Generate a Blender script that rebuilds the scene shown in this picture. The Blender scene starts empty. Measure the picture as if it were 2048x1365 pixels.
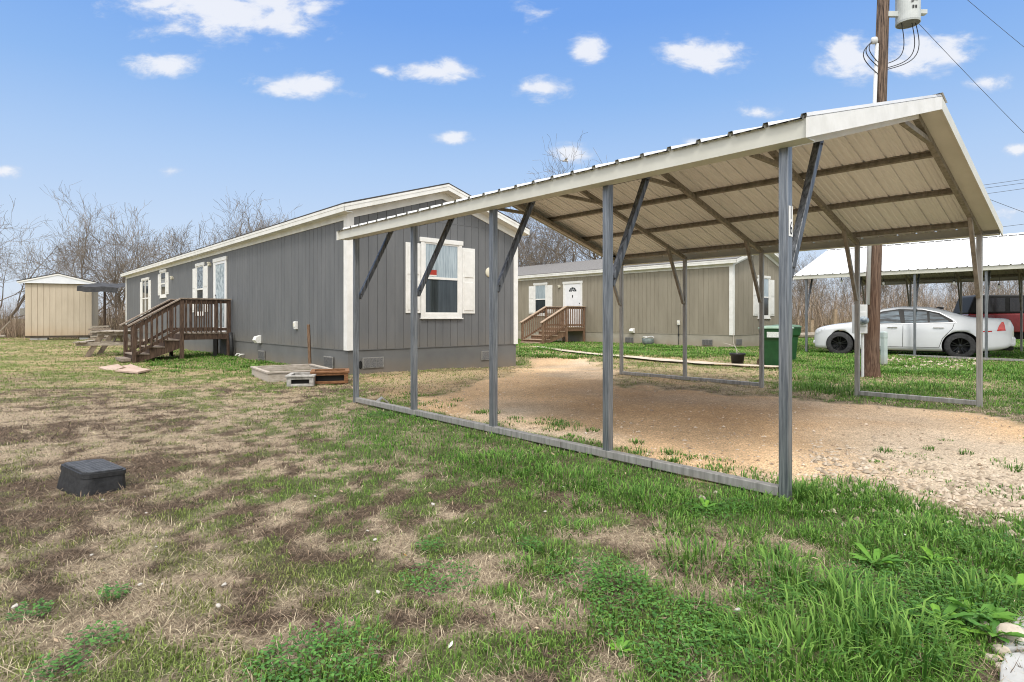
import bpy, math, random
import numpy as np
from mathutils import Vector, Matrix
random.seed(7); RNG = np.random.default_rng(11)
S = bpy.context.scene
COL = S.collection
R = math.radians
# ------------------------------------------------------------------ frame of the place
F, CX, CY, CH = 1179.0, 1024.0, 637.0, 1.1          # lens of the photograph, used once to survey the site
TH = math.atan2(1064, 1179)                          # every building of the lot shares this heading
CT, ST = math.cos(TH), math.sin(TH)
def w(O, x, y, z=0.0): return Vector((O[0] + CT*x - ST*y, O[1] + ST*x + CT*y, z))
def gp(px, py, z=0.0):
    D = F*(CH - z)/(py - CY); return ((px - CX)/F*D, D)
CARPORT, HOUSE, TAN = (1.680, 3.622), (-3.23, 11.58), (8.23, 22.0)

# ------------------------------------------------------------------ helpers
class MB:
    def __init__(s): s.v, s.f, s.m, s.k = [], [], [], 0
    def quad(s, *p):
        n = len(s.v); s.v += [tuple(q) for q in p]; s.f.append(tuple(range(n, n+len(p)))); s.m.append(s.k); return s
    def box(s, x0, x1, y0, y1, z0, z1):
        n = len(s.v)
        s.v += [(x0,y0,z0),(x1,y0,z0),(x1,y1,z0),(x0,y1,z0),(x0,y0,z1),(x1,y0,z1),(x1,y1,z1),(x0,y1,z1)]
        s.f += [tuple(n+i for i in q) for q in ((3,2,1,0),(4,5,6,7),(0,1,5,4),(1,2,6,5),(2,3,7,6),(3,0,4,7))]
        s.m += [s.k]*6; return s
    def bar(s, p, q, a, b, up=(0,0,1)):
        p, q = Vector(p), Vector(q); d = (q-p).normalized(); up = Vector(up)
        if abs(d.dot(up)) > .98: up = Vector((0,1,0))
        x = d.cross(up).normalized(); y = x.cross(d)
        n = len(s.v)
        for c in (p, q):
            for i, j in ((-1,-1),(1,-1),(1,1),(-1,1)): s.v.append(tuple(c + x*(a/2*i) + y*(b/2*j)))
        s.f += [tuple(n+i for i in t) for t in ((3,2,1,0),(4,5,6,7),(0,1,5,4),(1,2,6,5),(2,3,7,6),(3,0,4,7))]
        s.m += [s.k]*6; return s
    def tube(s, pts, r, n=6, cap=True):
        pts = [Vector(p) for p in pts]; rs = r if isinstance(r, (list, tuple)) else [r]*len(pts)
        b = len(s.v); prev = None
        for i, p in enumerate(pts):
            d = (pts[min(i+1, len(pts)-1)] - pts[max(i-1, 0)]).normalized()
            u = prev - d*prev.dot(d) if prev is not None else d.orthogonal()
            if u.length < 1e-6: u = d.orthogonal()
            u.normalize(); prev = u; t = d.cross(u)
            for k in range(n):
                a = 2*math.pi*k/n; s.v.append(tuple(p + (u*math.cos(a) + t*math.sin(a))*rs[i]))
        for i in range(len(pts)-1):
            for k in range(n):
                a, c = b+i*n+k, b+i*n+(k+1) % n
                s.f.append((a, c, c+n, a+n)); s.m.append(s.k)
        if cap:
            s.f.append(tuple(b+k for k in reversed(range(n)))); s.f.append(tuple(b+(len(pts)-1)*n+k for k in range(n))); s.m += [s.k]*2
        return s
    def lathe(s, prof, n=24, c=(0,0,0), axis='z', sx=1, sy=1):
        b = len(s.v)
        for r, z in prof:
            for k in range(n):
                a = 2*math.pi*k/n; x, y = r*math.cos(a)*sx, r*math.sin(a)*sy
                p = (x, y, z) if axis == 'z' else ((x, z, y) if axis == 'y' else (z, x, y))
                s.v.append((c[0]+p[0], c[1]+p[1], c[2]+p[2]))
        for i in range(len(prof)-1):
            for k in range(n):
                a, d = b+i*n+k, b+i*n+(k+1) % n
                s.f.append((a, d, d+n, a+n)); s.m.append(s.k)
        return s
    def prism(s, poly, a, b, plane='xz'):
        n = len(s.v); k = len(poly)
        def P(u, v, t): return {'xz': (u, t, v), 'yz': (t, u, v), 'xy': (u, v, t)}[plane]
        s.v += [P(u, v, a) for u, v in poly] + [P(u, v, b) for u, v in poly]
        s.f += [tuple(range(n, n+k)), tuple(range(n+2*k-1, n+k-1, -1))] + [(n+i, n+i+k, n+(i+1) % k+k, n+(i+1) % k) for i in range(k)]
        s.m += [s.k]*(k+2); return s
    def build(s, name, mat, parent=None, loc=(0,0,0), rz=0.0, smooth=False, bevel=0.0, rot=None, fix=True):
        me = bpy.data.meshes.new(name); me.from_pydata(s.v, [], s.f)
        for mt in (mat if isinstance(mat, (list, tuple)) else [mat]): me.materials.append(mt)
        if s.k or any(s.m): me.polygons.foreach_set('material_index', s.m)
        if smooth: me.polygons.foreach_set('use_smooth', [True]*len(me.polygons))
        if fix and len(me.polygons) < 60000:
            import bmesh
            bm = bmesh.new(); bm.from_mesh(me); bmesh.ops.recalc_face_normals(bm, faces=bm.faces); bm.to_mesh(me); bm.free()
        me.update()
        o = bpy.data.objects.new(name, me); COL.objects.link(o); o.location = loc
        o.rotation_euler = rot if rot else (0, 0, rz)
        if parent: o.parent = parent
        if bevel:
            b = o.modifiers.new('edge', 'BEVEL'); b.width = bevel; b.segments = 2; b.limit_method = 'ANGLE'
        return o
def tag(o, label=None, cat=None, group=None, kind=None):
    for k, v in (('label', label), ('category', cat), ('group', group), ('kind', kind)):
        if v: o[k] = v
    return o
def empty(name, loc, rz=0.0, label=None, cat=None, group=None):
    o = bpy.data.objects.new(name, None); COL.objects.link(o); o.location = loc; o.rotation_euler = (0, 0, rz); o.empty_display_size = .2
    return tag(o, label, cat, group)
def copy_tree(o, parent=None):
    c = o.copy(); COL.objects.link(c)
    if parent: c.parent = parent
    for ch in list(o.children): copy_tree(ch, c)
    return c

# ------------------------------------------------------------------ materials
def mat(name, c1, c2=None, scale=6.0, rough=.6, metal=0.0, bump=0.0, stretch=(1,1,1), spec=.4, detail=6.0, lo=.35, hi=.65, dirt=None, bscale=None, coat=0.0):
    m = bpy.data.materials.new(name); m.use_nodes = True; nt = m.node_tree; N, L = nt.nodes, nt.links
    b = N['Principled BSDF']; b.inputs['Roughness'].default_value = rough; b.inputs['Metallic'].default_value = metal
    b.inputs['Specular IOR Level'].default_value = spec
    if coat: b.inputs['Coat Weight'].default_value = coat; b.inputs['Coat Roughness'].default_value = .05
    tc = N.new('ShaderNodeTexCoord'); mp = N.new('ShaderNodeMapping'); mp.inputs['Scale'].default_value = stretch
    L.new(tc.outputs['Object'], mp.inputs['Vector'])
    nz = N.new('ShaderNodeTexNoise'); nz.inputs['Scale'].default_value = scale; nz.inputs['Detail'].default_value = detail; nz.inputs['Roughness'].default_value = .62
    L.new(mp.outputs['Vector'], nz.inputs['Vector'])
    rp = N.new('ShaderNodeValToRGB'); rp.color_ramp.elements[0].position = lo; rp.color_ramp.elements[1].position = hi
    rp.color_ramp.elements[0].color = (*c1, 1); rp.color_ramp.elements[1].color = (*(c2 or c1), 1)
    L.new(nz.outputs['Fac'], rp.inputs['Fac']); out = rp.outputs['Color']
    if dirt:                                           # (colour, z of full dirt, z where it ends)
        sp = N.new('ShaderNodeSeparateXYZ'); L.new(tc.outputs['Object'], sp.inputs[0])
        mr = N.new('ShaderNodeMapRange'); mr.inputs['From Min'].default_value = dirt[1]; mr.inputs['From Max'].default_value = dirt[2]
        mr.inputs['To Min'].default_value = 1; mr.inputs['To Max'].default_value = 0; L.new(sp.outputs['Z'], mr.inputs['Value'])
        n2 = N.new('ShaderNodeTexNoise'); n2.inputs['Scale'].default_value = 2.3; n2.inputs['Detail'].default_value = 5; L.new(tc.outputs['Object'], n2.inputs['Vector'])
        mu = N.new('ShaderNodeMath'); mu.operation = 'MULTIPLY'; L.new(mr.outputs[0], mu.inputs[0]); L.new(n2.outputs['Fac'], mu.inputs[1])
        mx = N.new('ShaderNodeMix'); mx.data_type = 'RGBA'; L.new(mu.outputs[0], mx.inputs['Factor']); L.new(out, mx.inputs['A']); mx.inputs['B'].default_value = (*dirt[0], 1); out = mx.outputs['Result']
    L.new(out, b.inputs['Base Color'])
    if bump:
        bp = N.new('ShaderNodeBump'); bp.inputs['Strength'].default_value = bump; bp.inputs['Distance'].default_value = .01
        if bscale:
            n3 = N.new('ShaderNodeTexNoise'); n3.inputs['Scale'].default_value = bscale; n3.inputs['Detail'].default_value = 4; L.new(mp.outputs['Vector'], n3.inputs['Vector']); L.new(n3.outputs['Fac'], bp.inputs['Height'])
        else: L.new(nz.outputs['Fac'], bp.inputs['Height'])
        L.new(bp.outputs['Normal'], b.inputs['Normal'])
    return m
def attr_mat(name, rough=.8, transl=0.0, noise=None, bump=None):
    m = bpy.data.materials.new(name); m.use_nodes = True; nt = m.node_tree; N, L = nt.nodes, nt.links
    b = N['Principled BSDF']; b.inputs['Roughness'].default_value = rough; b.inputs['Specular IOR Level'].default_value = .2
    a = N.new('ShaderNodeAttribute'); a.attribute_name = 'Col'; out = a.outputs['Color']
    L.new(out, b.inputs['Base Color'])
    if transl:
        t = N.new('ShaderNodeBsdfTranslucent'); L.new(out, t.inputs['Color']); mx = N.new('ShaderNodeMixShader'); mx.inputs[0].default_value = transl
        L.new(b.outputs[0], mx.inputs[1]); L.new(t.outputs[0], mx.inputs[2]); L.new(mx.outputs[0], N['Material Output'].inputs[0])
    return m
WHITE = mat('white_paint', (.70,.69,.65), (.80,.79,.76), 5, .5, bump=.05)
TRIM = mat('white_trim', (.66,.65,.60), (.78,.77,.73), 3, .55, stretch=(1,1,.3), bump=.08)
GREY_SIDE = mat('grey_siding', (.118,.122,.126), (.149,.152,.155), 1.6, .65, stretch=(2,2,.4), bump=.25, bscale=60, dirt=((.19,.165,.13), .40, .85))
GREY_SKIRT = mat('grey_skirting', (.125,.125,.122), (.150,.150,.146), 2, .7, dirt=((.26,.19,.12), -.1, .3), bump=.1)
TAN_SIDE = mat('tan_siding', (.235,.207,.156), (.285,.253,.194), 1.6, .65, stretch=(2,2,.4), bump=.25, bscale=60)
TAN_SKIRT = mat('tan_skirting', (.30,.275,.22), (.36,.33,.27), 2, .7, dirt=((.30,.22,.14), -.1, .3), bump=.1)
SHINGLE = mat('shingle_dark', (.035,.033,.032), (.085,.08,.078), 14, .9, stretch=(1,5,1), bump=.5)
SHINGLE_T = mat('shingle_grey', (.13,.125,.12), (.22,.21,.205), 10, .9, stretch=(1,4,1), bump=.4)
GALV = mat('galvanised_steel', (.13,.145,.165), (.36,.375,.39), 13, .42, .7, stretch=(7,7,.3), bump=.08, lo=.34, hi=.7)
GALV_W = mat('weathered_galvanised_steel', (.24,.23,.215), (.40,.385,.36), 7, .55, .4, stretch=(4,4,.4), bump=.06)
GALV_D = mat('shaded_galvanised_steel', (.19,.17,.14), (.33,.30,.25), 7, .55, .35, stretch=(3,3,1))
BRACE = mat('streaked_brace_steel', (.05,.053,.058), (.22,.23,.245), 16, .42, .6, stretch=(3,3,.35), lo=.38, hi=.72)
ROOF_TOP = mat('white_roof_metal', (.56,.56,.555), (.70,.70,.695), 1.5, .4, stretch=(.4,2.5,1), bump=.02)
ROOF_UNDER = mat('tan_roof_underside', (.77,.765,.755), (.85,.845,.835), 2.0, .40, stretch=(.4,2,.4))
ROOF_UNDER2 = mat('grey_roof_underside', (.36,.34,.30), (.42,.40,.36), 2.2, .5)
RAKE = mat('cream_trim_metal', (.56,.55,.48), (.63,.62,.55), 3, .45)
WOOD = mat('weathered_deck_wood', (.036,.020,.013), (.115,.072,.048), 7, .8, stretch=(5,5,.8), bump=.4)
WOOD_H = mat('greyed_deck_wood', (.15,.115,.09), (.32,.26,.21), 9, .8, stretch=(2,2,2), bump=.4)
WOOD_T = mat('brown_porch_wood', (.12,.066,.038), (.24,.15,.095), 7, .8, stretch=(5,5,.8), bump=.3)
WOOD_TH = mat('bleached_porch_wood', (.30,.21,.14), (.42,.32,.24), 9, .8, bump=.3)
OLDWOOD = mat('old_grey_wood', (.20,.165,.13), (.42,.37,.31), 10, .85, stretch=(1,6,6), bump=.5)
RUSTWOOD = mat('rust_brown_wood', (.12,.05,.02), (.30,.15,.07), 9, .85, stretch=(1,6,6), bump=.5)
BLACK = mat('black_plastic', (.012,.012,.013), (.03,.03,.031), 30, .5, bump=.3)
DARK = mat('dark_void', (.006,.006,.006), (.012,.011,.01), 4, .9)
def pane_mat(name, a, b, sc=3.0, lo=.3, hi=.7, rough=.04, stretch=(6,1,.5)): return mat(name, a, b, sc, rough, spec=.7, stretch=stretch, lo=lo, hi=hi, detail=4)
GLASS_UP = pane_mat('curtain_reflection_pane', (.20,.25,.28), (.46,.53,.56))  # curtain tone, with a pale reflection painted into the pane colour
GLASS_LOW = pane_mat('screened_pane', (.018,.024,.026), (.05,.062,.065), 2)
GLASS_DK = pane_mat('dark_pane', (.012,.014,.016), (.07,.085,.095), 4)
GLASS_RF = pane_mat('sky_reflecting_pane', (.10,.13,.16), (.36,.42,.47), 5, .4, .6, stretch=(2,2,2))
BARK = mat('bare_bark', (.085,.066,.054), (.20,.17,.145), 6, .9, bump=.3)
TWIG = mat('bare_twig', (.115,.092,.07), (.225,.188,.148), 1.2, .9)

# ------------------------------------------------------------------ noise and ground maps (all in world coordinates)
def vnoise(x, y, seed=0):
    xi, yi = np.floor(x).astype(np.int64), np.floor(y).astype(np.int64); fx, fy = x-xi, y-yi
    fx, fy = fx*fx*(3-2*fx), fy*fy*(3-2*fy)
    def h(a, b):
        n = (a*374761393 + b*668265263 + seed*1442695041) & 0x7fffffff
        n = ((n ^ (n >> 13))*1274126177) & 0x7fffffff
        return ((n ^ (n >> 16)) & 0xffff)/65535.0
    return (h(xi,yi)*(1-fx)+h(xi+1,yi)*fx)*(1-fy)+(h(xi,yi+1)*(1-fx)+h(xi+1,yi+1)*fx)*fy
def fbm(x, y, f=1.0, o=4, seed=0):
    t = 0; a = .5
    for i in range(o): t = t + a*vnoise(x*f, y*f, seed+i*17); a *= .5; f *= 2.03
    return t/(1-.5**o)
GX = np.array([0,150,300,450,600,750,900,1050,1200,1350,1500,1650,1800,1950,2048], float)
GY = np.array([665,690,715,740,770,800,840,880,930,980,1040,1100,1180,1270,1365], float)
GREEN = np.array([
 [.35,.35,.35,.5,.5,.5,.5,.5,.7,.8,.8,.7,.8,.8,.8],
 [.42,.38,.45,.7,.6,.2,.2,.8,.9,.9,.7,.9,.85,.85,.85],
 [.5,.45,.62,.95,.95,.25,.2,.55,.5,.5,.45,.95,.9,.9,.9],
 [.5,.48,.48,.7,.75,.3,.2,.08,.12,.12,.3,.9,.95,.9,.9],
 [.42,.38,.38,.42,.42,.35,.25,.05,.08,.08,.12,.5,.42,.5,.75],
 [.2,.17,.17,.22,.42,.65,.3,0,0,0,0,.55,.65,.55,.75],
 [.12,.12,.12,.18,.5,.95,.85,.35,0,0,0,0,0,.05,.55],
 [.1,.12,.12,.18,.42,.85,.97,.95,.45,0,0,0,0,0,.1],
 [.12,.15,.15,.22,.42,.6,.75,.92,.97,.6,.15,0,0,0,.05],
 [.1,.1,.15,.32,.5,.5,.45,.5,.72,.95,.97,.95,.6,.12,.12],
 [.14,.1,.1,.3,.48,.4,.3,.34,.42,.55,.72,.92,.95,.6,.6],
 [.12,.1,.1,.15,.2,.28,.32,.36,.36,.36,.42,.48,.72,.9,.92],
 [.18,.1,.08,.1,.12,.26,.36,.38,.42,.48,.55,.58,.72,.85,.88],
 [.15,.22,.2,.15,.15,.2,.34,.42,.45,.52,.62,.66,.78,.7,.4],
 [.16,.22,.22,.3,.55,.65,.5,.42,.46,.52,.58,.66,.75,.55,.2]])
def green_at(X, Y):
    D = np.maximum(Y, .75); px = np.clip(CX + F*X/D, GX[0], GX[-1]-.01); py = np.clip(CY + F*CH/D, GY[0], GY[-1]-.01)
    i = np.clip(np.searchsorted(GX, px, 'right')-1, 0, len(GX)-2); j = np.clip(np.searchsorted(GY, py, 'right')-1, 0, len(GY)-2)
    tx = (px-GX[i])/(GX[i+1]-GX[i]); ty = (py-GY[j])/(GY[j+1]-GY[j])
    return (GREEN[j,i]*(1-tx)+GREEN[j,i+1]*tx)*(1-ty)+(GREEN[j+1,i]*(1-tx)+GREEN[j+1,i+1]*tx)*ty
def poly_sdf(X, Y, P):
    P = np.array(P); ins = np.zeros(X.shape, bool); d2 = np.full(X.shape, 1e9)
    for a, b in zip(P, np.roll(P, -1, 0)):
        c = ((a[1] > Y) != (b[1] > Y)) & (X < (b[0]-a[0])*(Y-a[1])/((b[1]-a[1]) if abs(b[1]-a[1]) > 1e-9 else 1e-9)+a[0]); ins ^= c
        e = b-a; t = np.clip(((X-a[0])*e[0]+(Y-a[1])*e[1])/(e@e+1e-12), 0, 1)
        d2 = np.minimum(d2, (X-a[0]-t*e[0])**2+(Y-a[1]-t*e[1])**2)
    return np.where(ins, np.sqrt(d2), -np.sqrt(d2))
GRAVEL = [gp(*p) for p in [(815,803),(860,790),(940,774),(1040,742),(1062,712),(1180,714),(1232,745),(1245,770),(1370,780),(1530,793),(1600,797),(1720,805),(1960,824),(2060,850),(2400,890),(2400,1090),(2060,1038),(1900,1008),(1800,985),(1690,958),(1610,968),(1572,988),(1420,955),(1300,922),(1215,900),(1100,874),(1000,852),(900,832),(840,815)]]
DIRT = [gp(*p) for p in [(700,752),(1032,736),(1045,712),(1240,748),(1560,785),(1560,742),(1250,722),(1045,706),(1040,690),(1250,700),(1600,745),(1590,790),(1250,760),(1050,745),(870,790),(800,800),(720,790)]]
def gravel_mask(X, Y):
    s = poly_sdf(X, Y, GRAVEL); n = fbm(X, Y, 2.2, 4, 5)-.5
    return np.clip((s + n*np.clip(.5+.04*Y, .5, 1.2))/.22+.4, 0, 1)
def height(X, Y):
    h = .05*(fbm(X, Y, .35, 3, 3)-.5)*np.clip((np.hypot(X, Y)-1)/6, .25, 1.6) + .035*(fbm(X, Y, 2.4, 3, 9)-.5)
    # a shallow dip at the near corner of the grey house, a bank along the left edge of the gravel, and higher land far off
    dx, dy = X-.2, Y-14.4; h = h - .1*np.exp(-(dx*dx+dy*dy)/4.0)
    dx, dy = X+9.0, Y-14.6; h = h - .07*np.exp(-(dx*dx+dy*dy)/2.0)
    return h
def hz(x, y): return float(height(np.array([x]), np.array([y]))[0])
lerp = lambda a, b, t: a*(1-t[..., None]) + b*t[..., None]
C = lambda *a: np.array(a, float)
def lawn(X, Y):
    """patchy turf: how green (0..1) and how burnt (0..1) each spot is"""
    gr = green_at(X, Y); gr = np.where((gr > .17) & (gr < .9), np.minimum(gr+.09+.13*np.clip((X+1.6)/1.6, 0, 1), .95), gr); sg = lambda v, k: 1/(1+np.exp(-(v-.5)/k))
    u = sg(fbm(X, Y, 1.6, 4, 21)*.42+fbm(X, Y, 8.5, 4, 23)*.58, .040)
    g = np.clip((np.where(gr > .8, gr+.10, gr)-u)/.52+.5, 0, 1)
    u2 = sg(fbm(X, Y, 1.1, 4, 33)*.45+fbm(X, Y, 7.0, 4, 35)*.55, .040)
    fr = np.clip(.34-.075*(X+1.2), .07, .42)*np.clip(1.5-Y/9, .12, 1)
    dk = np.clip((fr-u2)/.40+.5, 0, 1)
    return gr, g, dk
def ground_col(X, Y):
    gr, g, dk = lawn(X, Y)
    far = np.clip((Y-7)/5, 0, 1)
    dead = lerp(lerp(C(.42,.335,.24), C(.46,.365,.21), far), C(.130,.093,.064), dk)
    grn = lerp(C(.085,.105,.038), C(.16,.18,.06), far)
    c = lerp(dead, grn, np.clip(g, 0, 1)*.85)
    gm = gravel_mask(X, Y); t = np.clip((fbm(X, Y, .55, 3, 41)-.5)*3+.35-(Y-6)*.07+(X-2.2)*.10, 0, 1)
    gc = lerp(C(.68,.47,.28), C(.63,.52,.395), t); gc = gc*(1+.75*(fbm(X, Y, 1.1, 5, 55)-.5)[..., None])
    q0, q1 = gp(1370, 798); bx, by = (X-q0)*CT+(Y-q1)*ST, -(X-q0)*ST+(Y-q1)*CT; bl = np.exp(-(bx/1.5)**2-(by/2.3)**2)*(.4+1.2*fbm(X, Y, 1.6, 4, 61)); gc = lerp(gc, C(.45,.27,.13)*np.ones_like(gc), np.clip(bl, 0, .5))  # soft roof shadow and damp soil, painted into the gravel colour
    s = poly_sdf(X, Y, DIRT); dm = np.clip((s+(fbm(X, Y, 1.4, 4, 71)-.4)*1.2)/.5, 0, 1)
    c = lerp(c, lerp(C(.48,.325,.18), C(.52,.39,.235), np.clip(fbm(X, Y, 1.1, 3, 77)*2-.5, 0, 1)), dm*.8)
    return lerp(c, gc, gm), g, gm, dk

def make_ground():
    def axis(lo, hi, f0, f1, fine):
        a = list(np.arange(f0, f1, fine)); s = fine; v = f1
        while v < hi: a.append(v); s *= 1.13; v += s
        a.append(hi); s = fine; v = f0; b = []
        while v > lo: s *= 1.13; v -= s; b.append(v)
        return np.array(sorted(b+a))
    xs, ys = axis(-900, 900, -5.5, 8.5, .045), axis(-200, 1500, 1.2, 12.5, .045)
    X, Y = np.meshgrid(xs, ys); nx, ny = len(xs), len(ys)
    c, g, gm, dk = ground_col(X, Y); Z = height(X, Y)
    Z = Z + (1-gm)*.02*(fbm(X, Y, 9, 3, 91)-.5) + gm*.012*(fbm(X, Y, 14, 3, 92)-.5)
    me = bpy.data.meshes.new('ground'); me.vertices.add(nx*ny)
    me.vertices.foreach_set('co', np.stack([X, Y, Z], -1).astype(np.float32).ravel())
    i = np.arange(ny-1)[:, None]*nx + np.arange(nx-1)[None]; q = np.stack([i, i+1, i+nx+1, i+nx], -1).reshape(-1, 4)
    me.loops.add(q.size); me.loops.foreach_set('vertex_index', q.ravel().astype(np.int32))
    me.polygons.add(len(q)); me.polygons.foreach_set('loop_start', np.arange(len(q), dtype=np.int32)*4)
    me.polygons.foreach_set('use_smooth', np.ones(len(q), bool)); me.update(calc_edges=True)
    a = me.color_attributes.new('Col', 'FLOAT_COLOR', 'POINT')
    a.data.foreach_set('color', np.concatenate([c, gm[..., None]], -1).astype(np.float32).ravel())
    m = bpy.data.materials.new('soil_and_gravel'); m.use_nodes = True; N, L = m.node_tree.nodes, m.node_tree.links
    b = N['Principled BSDF']; b.inputs['Roughness'].default_value = .95; b.inputs['Specular IOR Level'].default_value = .15
    at = N.new('ShaderNodeAttribute'); at.attribute_name = 'Col'
    tc = N.new('ShaderNodeTexCoord')
    def noise(sc, det=5): n = N.new('ShaderNodeTexNoise'); n.inputs['Scale'].default_value = sc; n.inputs['Detail'].default_value = det; n.inputs['Roughness'].default_value = .7; L.new(tc.outputs['Object'], n.inputs['Vector']); return n
    def mr(src, a0, a1, b0, b1):
        n = N.new('ShaderNodeMapRange'); L.new(src, n.inputs['Value'])
        for k, v in zip(('From Min','From Max','To Min','To Max'), (a0,a1,b0,b1)): n.inputs[k].default_value = v
        return n.outputs[0]
    def math_(op, a, b_):
        n = N.new('ShaderNodeMath'); n.operation = op
        for k, v in ((0,a),(1,b_)):
            if isinstance(v, (int, float)): n.inputs[k].default_value = v
            else: L.new(v, n.inputs[k])
        return n.outputs[0]
    n1, n2 = noise(55), noise(9)
    vo = N.new('ShaderNodeTexVoronoi'); vo.inputs['Scale'].default_value = 85; vo.inputs['Randomness'].default_value = 1; L.new(tc.outputs['Object'], vo.inputs['Vector'])
    sep = N.new('ShaderNodeSeparateColor'); L.new(vo.outputs['Color'], sep.inputs[0])
    stone = math_('MULTIPLY', mr(sep.outputs[0], 0, 1, .72, 1.3), mr(vo.outputs['Distance'], .1, .75, 1.1, .68))
    n3 = noise(150, 3); soil = math_('MULTIPLY', math_('MULTIPLY', mr(n1.outputs['Fac'], .28, .72, .45, 1.5), mr(n3.outputs['Fac'], .3, .7, .6, 1.4)), mr(n2.outputs['Fac'], .3, .7, .8, 1.2))
    mf = N.new('ShaderNodeMix'); mf.data_type = 'FLOAT'; L.new(at.outputs['Alpha'], mf.inputs[0]); L.new(soil, mf.inputs[2]); L.new(math_('MULTIPLY', stone, mr(n2.outputs['Fac'], .3, .7, .88, 1.12)), mf.inputs[3])
    vm = N.new('ShaderNodeVectorMath'); vm.operation = 'SCALE'; L.new(at.outputs['Color'], vm.inputs[0]); L.new(mf.outputs[0], vm.inputs['Scale'])
    L.new(vm.outputs[0], b.inputs['Base Color'])
    bp = N.new('ShaderNodeBump'); bp.inputs['Strength'].default_value = .7; bp.inputs['Distance'].default_value = .012; L.new(mf.outputs[0], bp.inputs['Height']); L.new(bp.outputs[0], b.inputs['Normal'])
    me.materials.append(m); o = bpy.data.objects.new('ground', me); COL.objects.link(o); tag(o, kind='structure')
make_ground()

# ------------------------------------------------------------------ grass and other ground cover
def foot(X, Y):          # where buildings and slabs stand: no grass there
    m = np.zeros(X.shape, bool)
    for O, W_, L_ in ((HOUSE, 4.5, 23.6), (TAN, 4.5, 23.6)):
        dx, dy = X-O[0], Y-O[1]; x, y = dx*CT+dy*ST, -dx*ST+dy*CT
        m |= (x > -.03) & (x < W_) & (y > -.03) & (y < L_)
    dx, dy = X-CARPORT[0], Y-CARPORT[1]; x, y = dx*CT+dy*ST, -dx*ST+dy*CT
    m |= (np.abs(x) < .05) & (y > -.05) & (y < 5.6)
    a_, b_ = (X+2.745)*.56+(Y-3.83)*.83, -(X+2.745)*.83+(Y-3.83)*.56; m |= (np.abs(a_) < .14) & (np.abs(b_) < .25)
    return m
def ribbons(P, ang, lean, ln, wd, col, bend, k0=.6):
    """two-segment blades; all inputs are arrays over blades"""
    n = len(P); d = np.stack([np.cos(ang), np.sin(ang)], -1); s = np.stack([-d[:,1], d[:,0]], -1)*wd[:, None]*.5
    z1, r1 = ln*.55*np.cos(lean*k0), ln*.55*np.sin(lean*k0)
    l2 = np.clip(lean+bend, 0, 1.75); z2, r2 = z1+ln*.45*np.cos(l2), r1+ln*.45*np.sin(l2)
    V = np.zeros((n, 5, 3), np.float32)
    V[:,0,:2] = P[:,:2]-s; V[:,1,:2] = P[:,:2]+s; V[:,0,2] = V[:,1,2] = P[:,2]-.004
    m = P[:,:2]+d*r1[:,None]; V[:,2,:2] = m+s*.8; V[:,3,:2] = m-s*.8; V[:,2,2] = V[:,3,2] = P[:,2]+z1
    V[:,4,:2] = P[:,:2]+d*r2[:,None]; V[:,4,2] = P[:,2]+np.maximum(z2, .003)
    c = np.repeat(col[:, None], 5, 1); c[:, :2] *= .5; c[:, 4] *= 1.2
    return V, c
def blades_object(name, V, c, m):
    n = len(V); me = bpy.data.meshes.new(name); me.vertices.add(n*5); me.vertices.foreach_set('co', V.ravel())
    b = (np.arange(n)*5)[:, None]; lp = np.concatenate([b+np.array([[0,1,2,3]]), b+np.array([[3,2,4]])], 1).astype(np.int32)
    me.loops.add(n*7); me.loops.foreach_set('vertex_index', lp.ravel())
    st = ((np.arange(n)*7)[:, None]+np.array([[0,4]])).ravel().astype(np.int32)
    me.polygons.add(n*2); me.polygons.foreach_set('loop_start', st); me.update(calc_edges=True)
    a = me.color_attributes.new('Col', 'FLOAT_COLOR', 'POINT'); a.data.foreach_set('color', np.concatenate([c, np.ones(c.shape[:2]+(1,))], -1).astype(np.float32).ravel())
    me.materials.append(m); o = bpy.data.objects.new(name, me); COL.objects.link(o); return o
GRASS_M = attr_mat('grass_blades', .6, .25)
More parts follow.
